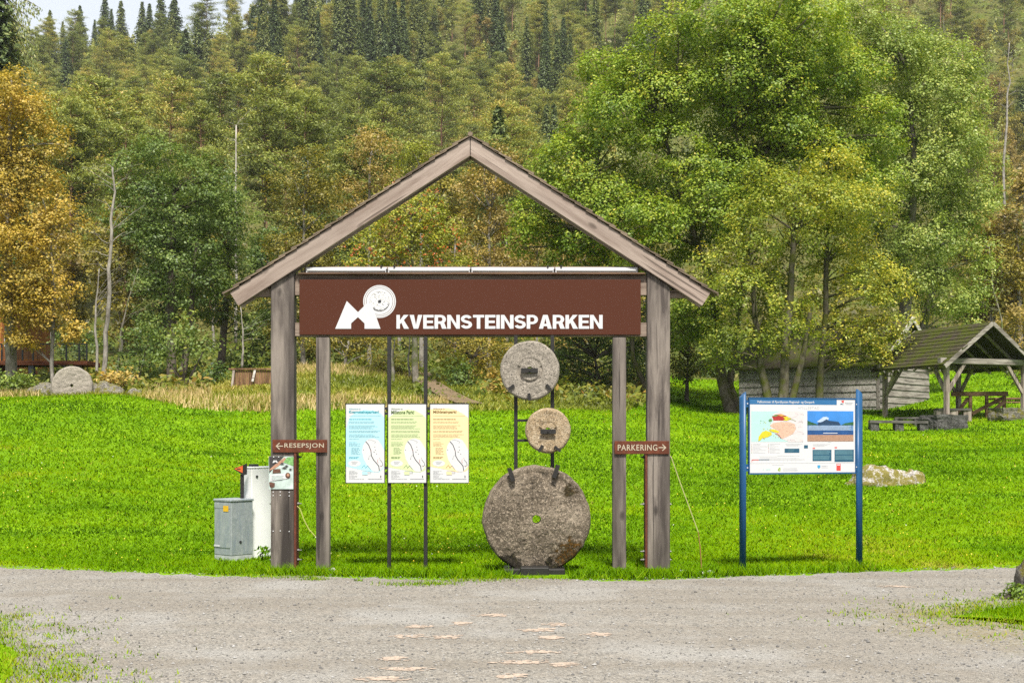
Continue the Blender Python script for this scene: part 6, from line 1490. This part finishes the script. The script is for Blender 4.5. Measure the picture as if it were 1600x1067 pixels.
def hill():
    protos = {}
    def proto(kind, i):
        if (kind, i) in protos: return protos[kind, i]
        mb = MB(); rg = random.Random(i)
        def wob(h, r, n=7, a=.12): return [(a * mnoise.noise((k * 1.3, i, 2)) * (k > 0), a * mnoise.noise((k * 1.3, i, 7)) * (k > 0), -.6 + (h + .6) * k / n) for k in range(n + 1)], [r * (1 - .9 * k / n) for k in range(n + 1)]
        if kind == 'spruce':
            h = 17.0; V, Q, T = spruce_mesh(h, (3.7, 3.1, 4.1)[i], 400 + i, 58, .06, 2.0, .50); lm, bk = 'spruce', 'dark'; p, r = wob(h * .97, .2); mb.tube(p, r, 6)
        elif kind == 'tall':
            h = 24.0; V, Q, T = spruce_mesh(h, (3.6, 3.1)[i % 2], 420 + i, 66, .26, 1.7, .52); lm, bk = 'spruce', 'grey'; p, r = wob(h * .97, .24); mb.tube(p, r, 6)
        elif kind == 'pine':
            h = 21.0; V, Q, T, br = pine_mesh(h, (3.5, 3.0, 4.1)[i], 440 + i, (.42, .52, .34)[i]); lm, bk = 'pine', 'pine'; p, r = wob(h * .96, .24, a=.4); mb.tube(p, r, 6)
            for a, b in br: mb.tube(curve(a, b, (0, 0, -.12), 3), [.06, .045, .03, .012], 4)
        else:
            h = 11.5; V, Q, T, LC = round_mesh(h, (2.8, 2.3, 3.2)[i], 460 + i, (.2, .25, .12)[i]); lm, bk = kind, 'birch' if kind in ('brown', 'olive', 'lime') else 'grey'; p, r = wob(h * .9, .14, a=.3); mb.tube(p, r, 6)
            pp = [Vector(x) for x in p]
            limbs(mb, [pp], .14, LC, np.random.default_rng(i), .5)
        name = {'spruce': 'spruce_tree', 'tall': 'spruce_tree', 'pine': 'pine_tree'}.get(kind, 'birch_tree' if kind in ('brown', 'olive', 'lime') else 'broadleaf_tree')
        co = np_mesh('crown', V, Q, LM[lm], T); to = mb.build('trunk', BK[bk], None, smooth=True)
        COL.objects.unlink(co); COL.objects.unlink(to)
        protos[kind, i] = (name, co, to, h); return protos[kind, i]
    rng = np.random.default_rng(77)
    spec = []                     # (u, Y, kind, variant, scale)
    # hand placed ones
    for u, Y, k, i, s in ((78, 405, 'spruce', 0, 1.05), (98, 412, 'spruce', 1, .8), (125, 408, 'spruce', 2, 1.1), (148, 415, 'spruce', 1, .8), (164, 405, 'spruce', 0, 1.25), (174, 410, 'spruce', 1, 1.0), (189, 408, 'spruce', 0, 1.15), (206, 415, 'spruce', 1, .62), (222, 410, 'spruce', 1, 1.1), (243, 408, 'spruce', 1, 1.1), (252, 404, 'spruce', 0, 1.3), (272, 400, 'spruce', 2, 1.25),
                          (205, 338, 'spruce', 0, 1.05), (234, 332, 'spruce', 1, 1.15), (290, 322, 'spruce', 2, 1.35), (275, 330, 'spruce', 0, 1.2), (118, 300, 'pine', 1, .7), (383, 270, 'spruce', 2, .85), (325, 330, 'spruce', 0, 1.2), (345, 345, 'spruce', 1, 1.2), (308, 345, 'spruce', 2, 1.3), (370, 350, 'spruce', 0, 1.2), (395, 350, 'spruce', 1, 1.3),
                          (415, 150, 'pine', 1, 1.25), (345, 160, 'pine', 0, 1.16), (362, 168, 'pine', 1, 1.19), (268, 158, 'pine', 2, 1.16), (310, 132, 'pine', 2, 0.83), (215, 175, 'pine', 0, 1.06), (180, 165, 'pine', 2, 0.99), (480, 165, 'pine', 2, 1.06), (445, 185, 'pine', 0, 1.12), (510, 175, 'pine', 0, 0.99), (548, 150, 'pine', 2, 0.79), (605, 190, 'pine', 1, 1.25), (130, 150, 'pine', 1, 0.99), (95, 140, 'pine', 2, 0.92), (560, 200, 'pine', 2, 1.12), (640, 210, 'pine', 0, 1.19), (690, 215, 'pine', 2, 1.25), (575, 120, 'alder', 1, 1.0),
                          (740, 230, 'pine', 0, .95), (725, 250, 'pine', 2, 1.0), (790, 240, 'pine', 1, 1.1), (640, 235, 'pine', 0, 1.0), (620, 260, 'pine', 1, 1.1), (900, 150, 'brown', 0, 1.0), (830, 130, 'olive', 1, 1.0), (870, 120, 'olive', 2, .9), (1050, 150, 'brown', 2, 1.0), (720, 150, 'brown', 1, 1.0), (760, 160, 'olive', 0, 1.1), (690, 130, 'olive', 1, .8), (1050, 118, 'brown', 0, 1.1)): spec.append((u, Y, k, i, s))
    for k in range(46):           # dense tall spruces left of the gateway roof
        u = 405 + 260 * rng.random(); Y = rng.uniform(300, 368); spec.append((u, Y, 'tall', int(rng.integers(2)), rng.uniform(.95, 1.3)))
    for k in range(34): spec.append((rng.uniform(640, 1120), rng.uniform(275, 370), 'tall' if rng.random() < .6 else 'pine', int(rng.integers(2)), rng.uniform(.85, 1.15)))
    # right slope: brown birches
    for k in range(46): spec.append((rng.uniform(1400, 1680), rng.uniform(84, 210), 'brown' if rng.random() < .72 else 'olive', int(rng.integers(3)), rng.uniform(.85, 1.3)))
    # a line of trees along the foot of the hill
    for k in range(40):
        u = -60 + 1760 * (k + rng.random()) / 40; kind = 'olive' if rng.random() < .4 else ('alder' if u < 460 else 'shrub') if rng.random() < .6 else 'brown'
        spec.append((u, rng.uniform(78, 96), kind, int(rng.integers(3)), rng.uniform(.6, 1.0)))
    # scattered rows up the hill
    Y = 100.0
    while Y < 420:
        step = 1800 / (17 + 10.5 * (Y / 100)); u = -60 + step * rng.random()
        while u < 1680:
            y = Y * rng.uniform(.95, 1.06); uu = u + rng.normal() * step * .3
            if uu < 620: pr = (('pine', .66), ('spruce', .12), ('olive', .14), ('brown', .08)) if Y < 230 else (('pine', .74), ('spruce', .12), ('olive', .09), ('brown', .05))
            elif uu < 1050: pr = (('pine', .30), ('spruce', .05), ('olive', .38), ('brown', .27)) if Y < 210 else (('pine', .62), ('spruce', .12), ('olive', .14), ('brown', .12))
            else: pr = (('pine', .10), ('spruce', .05), ('olive', .30), ('brown', .55)) if Y < 230 else (('pine', .4), ('spruce', .12), ('olive', .20), ('brown', .28))
            if not (uu < 330 and y > 396) and not (uu < 700 and y < 235 and rng.random() < .62):
                x = rng.random(); c = 0
                for kd, p in pr:
                    c += p
                    if x <= c: spec.append((uu, y, kd, int(rng.integers(3)), rng.uniform(.9, 1.3) * (.78 if kd == 'pine' else .9))); break
            u += step * rng.uniform(.75, 1.25)
        Y *= 1.058
    # leave out those the photograph shows nothing of (wholly behind nearer crowns)
    spec.sort(key=lambda s: s[1])
    mask = np.zeros((140, 210), bool); g = 8.0
    yy, xx = np.mgrid[0:140, 0:210]; xx = xx * g - 40 + g / 2; yy = yy * g - 40 + g / 2
    def stampe(u, v, ru, rv): mask[((xx - u) / ru) ** 2 + ((yy - v) / rv) ** 2 < 1] = True
    for e in ((975, 180, 75, 95), (1120, 120, 115, 110), (905, 300, 80, 85), (1050, 320, 120, 115), (1090, 470, 65, 70), (1225, 60, 90, 80), (1180, 250, 85, 110), (1175, 420, 85, 85), (1235, 520, 78, 52), (1240, 300, 90, 100), (1325, 440, 75, 70), (1300, 330, 80, 80), (1290, 180, 80, 90), (1420, 150, 85, 105), (1350, 80, 80, 65), (1470, 270, 72, 105), (1430, 410, 82, 78), (1390, 300, 80, 105), (15, 230, 62, 95), (0, 380, 66, 95), (270, 300, 66, 62), (300, 390, 58, 72), (350, 330, 44, 48), (475, 320, 46, 66), (640, 380, 70, 70)): stampe(*e)
    kept = []
    infr = (xx > 0) & (xx < 1600) & (yy > 0) & (yy < 640)
    for u, Y, k, i, s in spec:
        name, co, to, h = proto(k, i); hh = h * s; x = PX(u, Y); z0 = H1(x, Y); pxm = F / Y
        vb = HV - (z0 - CH) * pxm; vt = vb - hh * pxm; R = {'spruce': 3.3, 'tall': 3.1, 'pine': 3.2}.get(k, 2.8) * s * pxm
        if k in ('spruce', 'tall'): foot = (np.abs(xx - u) < R * np.clip((yy - vt) / max(vb - vt, 1), 0, 1)) & (yy > vt) & (yy < vb)
        else: foot = ((xx - u) / max(R, 5)) ** 2 + ((yy - (vt + (vb - vt) * .36)) / max((vb - vt) * .36, 5)) ** 2 < 1
        foot &= infr
        tot = foot.sum(); vis = (foot & ~mask).sum()
        if tot == 0 or vis < max(1.2, .14 * tot): continue
        kept.append((u, Y, k, i, s, (vt + vb) / 2, vt))
        if k in ('spruce', 'tall'): core = foot & (np.abs(xx - u) < R * .75 * np.clip((yy - vt) / max(vb - vt, 1), 0, 1))
        else: core = ((xx - u) / max(R * .78, 4)) ** 2 + ((yy - (vt + (vb - vt) * .36)) / max((vb - vt) * .29, 4)) ** 2 < 1
        mask[core] = True
    # wording: kind, where on the slope, and its turn from the left among its like
    zones = ((0, 130, 'above the golden birch'), (130, 240, 'above the bare birch trunk'), (240, 330, 'above the dark alder'), (330, 430, 'above the left eave'), (430, 530, 'above the left roof slope'), (530, 640, 'above the rowan'), (640, 730, 'left of the roof apex'), (730, 840, 'right of the roof apex'), (840, 960, 'above the maple\'s left side'), (960, 1120, 'behind the maple top'), (1120, 1400, 'behind the birch and willow'), (1400, 1500, 'above the willow'), (1500, 1720, 'right of the willow'))
    look = {'spruce': 'dark pointed spruce', 'tall': 'tall slender spruce', 'pine': 'green pine', 'olive': 'olive birch', 'brown': 'brownish birch', 'alder': 'dark leafy tree', 'shrub': 'low leafy tree'}
    def band(Y): return 'at the hill foot' if Y < 100 else 'on the lower hillside' if Y < 150 else 'halfway up the hill' if Y < 235 else 'high on the hill' if Y < 330 else 'on the hilltop'
    cells = {}
    for r in kept:
        z = next((n for n, (a, b, w) in enumerate(zones) if a <= r[0] < b), 0 if r[0] < 0 else 12); cells.setdefault((r[2], band(r[1]), z), []).append(r)
    ordn = ['leftmost', 'second', 'third', 'fourth', 'fifth', 'sixth', 'seventh', 'eighth', 'ninth', 'tenth', 'eleventh', 'twelfth', 'thirteenth', 'fourteenth', 'fifteenth', 'sixteenth', 'seventeenth', 'eighteenth', 'nineteenth', 'twentieth']
    for (k, bd, z), rows in cells.items():
        rows.sort()
        for j, (u, Y, _k, i, s, vm, vt) in enumerate(rows):
            name, co, to, h = proto(k, i); x = PX(u, Y)
            lb = f'{look[k]} {bd} {zones[z][2]}'
            if len(rows) > 1: lb = (f'leftmost {lb}' if j == 0 else f'rightmost {lb}' if j == len(rows) - 1 else f'{ordn[min(j, 19)]} {look[k]} from the left {bd} {zones[z][2]}')
            o = empty(name, (x, Y, H1(x, Y) - .1), random.Random(u).random() * 6.283, lb, 'tree', {'spruce': 'spruces on the hill', 'tall': 'spruces on the hill', 'pine': 'pines on the hill'}.get(k, 'leafy trees on the hill'))
            o.scale = (s * (1 + .12 * math.sin(u)), s * (1 + .12 * math.sin(u)), s)
            c = co.copy(); COL.objects.link(c); c.parent = o
            t = to.copy(); COL.objects.link(t); t.parent = o
    import collections; print('HILL TREES', collections.Counter(r[2] for r in kept))
    # big near spruce at the left edge of the picture
    V, Q, T = spruce_mesh(31, 4.6, 500, 95, .10, 2.4, .50)
    Y = 95; x = PX(-4, Y); z = H1(x, Y); o = empty('spruce_tree', (x, Y, z), 1.0, 'big dark spruce with hanging sprays rising behind the golden birch', 'tree')
    np_mesh('crown', V, Q, LM['spruce'], T, o); MB().tube([(0, 0, -1), (.1, 0, 15), (0, 0, 30)], [.4, .28, .04], 8).build('trunk', BK['dark'], o, local=True)
    # hanging sprays at its right side
    rg = np.random.default_rng(9); C, TT = [], []; mb = MB()
    for v in (12, 28, 48, 72, 96):
        e = P(30 + rg.uniform(8, 34), v, Y) - Vector((x, Y, z)); a = Vector((.3, 0, e.z + 1.0))
        pts = curve(a, e, (0, 0, .4), 8); mb.tube(pts, [.05] * 6 + [.035, .03, .015], 4)
        for q in pts[2:]:
            m = 34; hh = rg.random((m, 1)) * 1.0
            C.append(np.array(q) + np.concatenate([rg.normal(size=(m, 2)) * .10, -hh], 1))
    C = np.concatenate(C); th = -o.rotation_euler.z
    L = rg.uniform(.18, .36, len(C)); V, Q = leafquads(C, rg.normal(size=C.shape) * .5 + np.array([0, -1, .2]), L, L * .3, rg, T=np.tile([.15, 0, -1.], (len(C), 1)) + rg.normal(size=C.shape) * .2)
    o.rotation_euler.z = 0
    np_mesh('hanging_sprays', V, Q, LM['spruce'], np.clip(rg.normal(size=len(C)) * .15 + .75, 0, 1), o); mb.build('branches', BK['dark'], o, local=True)
    # young undergrowth that covers the slope between the trees, too many to count
    r2 = np.random.default_rng(55); n = 36000; Yb = 96 * (430 / 96) ** r2.random(n); u = r2.uniform(-60, 1660, n); X = PX(u, 1) * Yb
    s = r2.uniform(.35, .9, n) * (.6 + Yb / 260); f = nz(X, Yb, .06, 4.)
    k = r2.random(n) < np.clip(.6 + 1.2 * f, .1, 1); X, Yb, s, f = X[k], Yb[k], s[k], f[k]; n = len(X)
    C = np.stack([X, Yb, HH(X, Yb) + s * r2.uniform(.1, 1.6, n)], 1)
    V, Q = leafquads(C, r2.normal(size=(n, 3)) * .6 + np.array([0, -.5, .8]), s, s * .6, r2)
    tag(np_mesh('hillside_undergrowth', V, Q, LM['olive'], np.clip(.12 + .25 * f + r2.normal(size=n) * .14, 0, 1)), kind='stuff')
hill()

def distant_wood():
    """crowns between and behind the trees one can tell apart, past the number that can be counted"""
    rng = np.random.default_rng(91); Vs, Qs, Ts = [], [], []; b = 0
    n = 3000; Yb = 215 * (455 / 215) ** (rng.random(n) ** .8); u = rng.uniform(-600, 2200, n)
    Yb = np.where((u < -60) | (u > 1700), 90 + (Yb - 215) * 1.5, Yb)
    for y, uu in zip(Yb, u):
        x = PX(uu, y); z = H1(x, y); h = rng.uniform(5, 10); R = rng.uniform(1.6, 2.8); m = 110
        f = rng.random(m) ** .8; a = rng.random(m) * 6.283; r = R * (1 - f) ** .6 * rng.uniform(.6, 1, m)
        C = np.stack([x + r * np.cos(a), y + r * np.sin(a), z + h * (.12 + .88 * f)], 1); Nn = np.stack([np.cos(a), np.sin(a), .6 + 0 * a], 1) + rng.normal(size=(m, 3)) * .5
        L = rng.uniform(.4, .85, m); V, Q = leafquads(C, Nn, L, L * .55, rng); Vs.append(V); Qs.append(Q + b); b += len(V)
        Ts.append(.26 + rng.normal() * .20 + .22 * (f - .5) + rng.normal(size=m) * .10)
    tag(np_mesh('distant_woodland', np.concatenate(Vs), np.concatenate(Qs), LM['pine'], np.clip(np.concatenate(Ts), 0, 1)), kind='stuff')
distant_wood()


# ------------------------------------------------------------------ light, air, camera
def light():
    w = bpy.data.worlds.new('World'); SC.world = w; w.use_nodes = True; t = w.node_tree; t.nodes.clear()
    out = t.nodes.new('ShaderNodeOutputWorld'); bg = t.nodes.new('ShaderNodeBackground'); sky = t.nodes.new('ShaderNodeTexSky')
    sky.sky_type = 'NISHITA'; sky.sun_disc = False; el, az = math.radians(56), math.radians(173)
    sky.sun_elevation = el; sky.sun_rotation = az; sky.dust_density = 3; sky.air_density = 1.0; sky.ozone_density = 1
    # thin overcast: pale cloud over most of the blue
    tc = t.nodes.new('ShaderNodeTexCoord'); nz_ = t.nodes.new('ShaderNodeTexNoise'); nz_.inputs['Scale'].default_value = 3; nz_.inputs['Detail'].default_value = 5
    t.links.new(tc.outputs['Generated'], nz_.inputs['Vector'])
    rp = t.nodes.new('ShaderNodeValToRGB'); rp.color_ramp.elements[0].position = .25; rp.color_ramp.elements[0].color = (.80, .80, .80, 1); rp.color_ramp.elements[1].position = .8; rp.color_ramp.elements[1].color = (.97, .97, .97, 1)
    t.links.new(nz_.outputs[0], rp.inputs[0])
    mx = t.nodes.new('ShaderNodeMix'); mx.data_type = 'RGBA'; t.links.new(rp.outputs[0], mx.inputs[0]); t.links.new(sky.outputs[0], mx.inputs[6]); mx.inputs[7].default_value = (4.1, 4.35, 4.7, 1)
    t.links.new(mx.outputs[2], bg.inputs[0]); bg.inputs[1].default_value = .085; t.links.new(bg.outputs[0], out.inputs[0])
    L = bpy.data.lights.new('sun', 'SUN'); L.energy = 3.4; L.angle = math.radians(11); L.color = (1, .95, .86)
    o = bpy.data.objects.new('sun', L); COL.objects.link(o)
    d = Vector((math.sin(az) * math.cos(el), math.cos(az) * math.cos(el), math.sin(el)))
    o.rotation_euler = (-d).to_track_quat('-Z', 'Y').to_euler()
light()

def haze():
    m = bpy.data.materials.new('haze_air'); m.use_nodes = True; t = m.node_tree; t.nodes.clear()
    o = t.nodes.new('ShaderNodeOutputMaterial'); v = t.nodes.new('ShaderNodeVolumePrincipled')
    v.inputs['Color'].default_value = (.90, .93, .93, 1); v.inputs['Density'].default_value = .00013; v.inputs['Anisotropy'].default_value = .2
    t.links.new(v.outputs[0], o.inputs['Volume'])
    b = MB().box(-600, 600, -60, 720, -1.2, 232).build('haze', m); tag(b, kind='stuff')
USE_HAZE = True
if USE_HAZE: haze()

cam = bpy.data.cameras.new('camera'); co = bpy.data.objects.new('camera', cam); COL.objects.link(co)
cam.sensor_width = 36; cam.lens = 36 * F / 1600; cam.shift_y = (HV - 533.5) / 1600; cam.clip_end = 3000; cam.clip_start = .1
co.location = (0, 0, CH); co.rotation_euler = (math.pi / 2, 0, 0); SC.camera = co
SC.view_settings.view_transform = 'Standard'; SC.view_settings.look = 'None'; SC.view_settings.gamma = 1; SC.view_settings.use_curve_mapping = False
SC.view_settings.exposure = 1.4
SC.render.engine = 'CYCLES'
cy = SC.cycles; cy.max_bounces = 9; cy.diffuse_bounces = 7; cy.glossy_bounces = 2; cy.transmission_bounces = 4; cy.transparent_max_bounces = 4; cy.volume_bounces = 0
cy.use_denoising = False
cy.caustics_reflective = False; cy.caustics_refractive = False
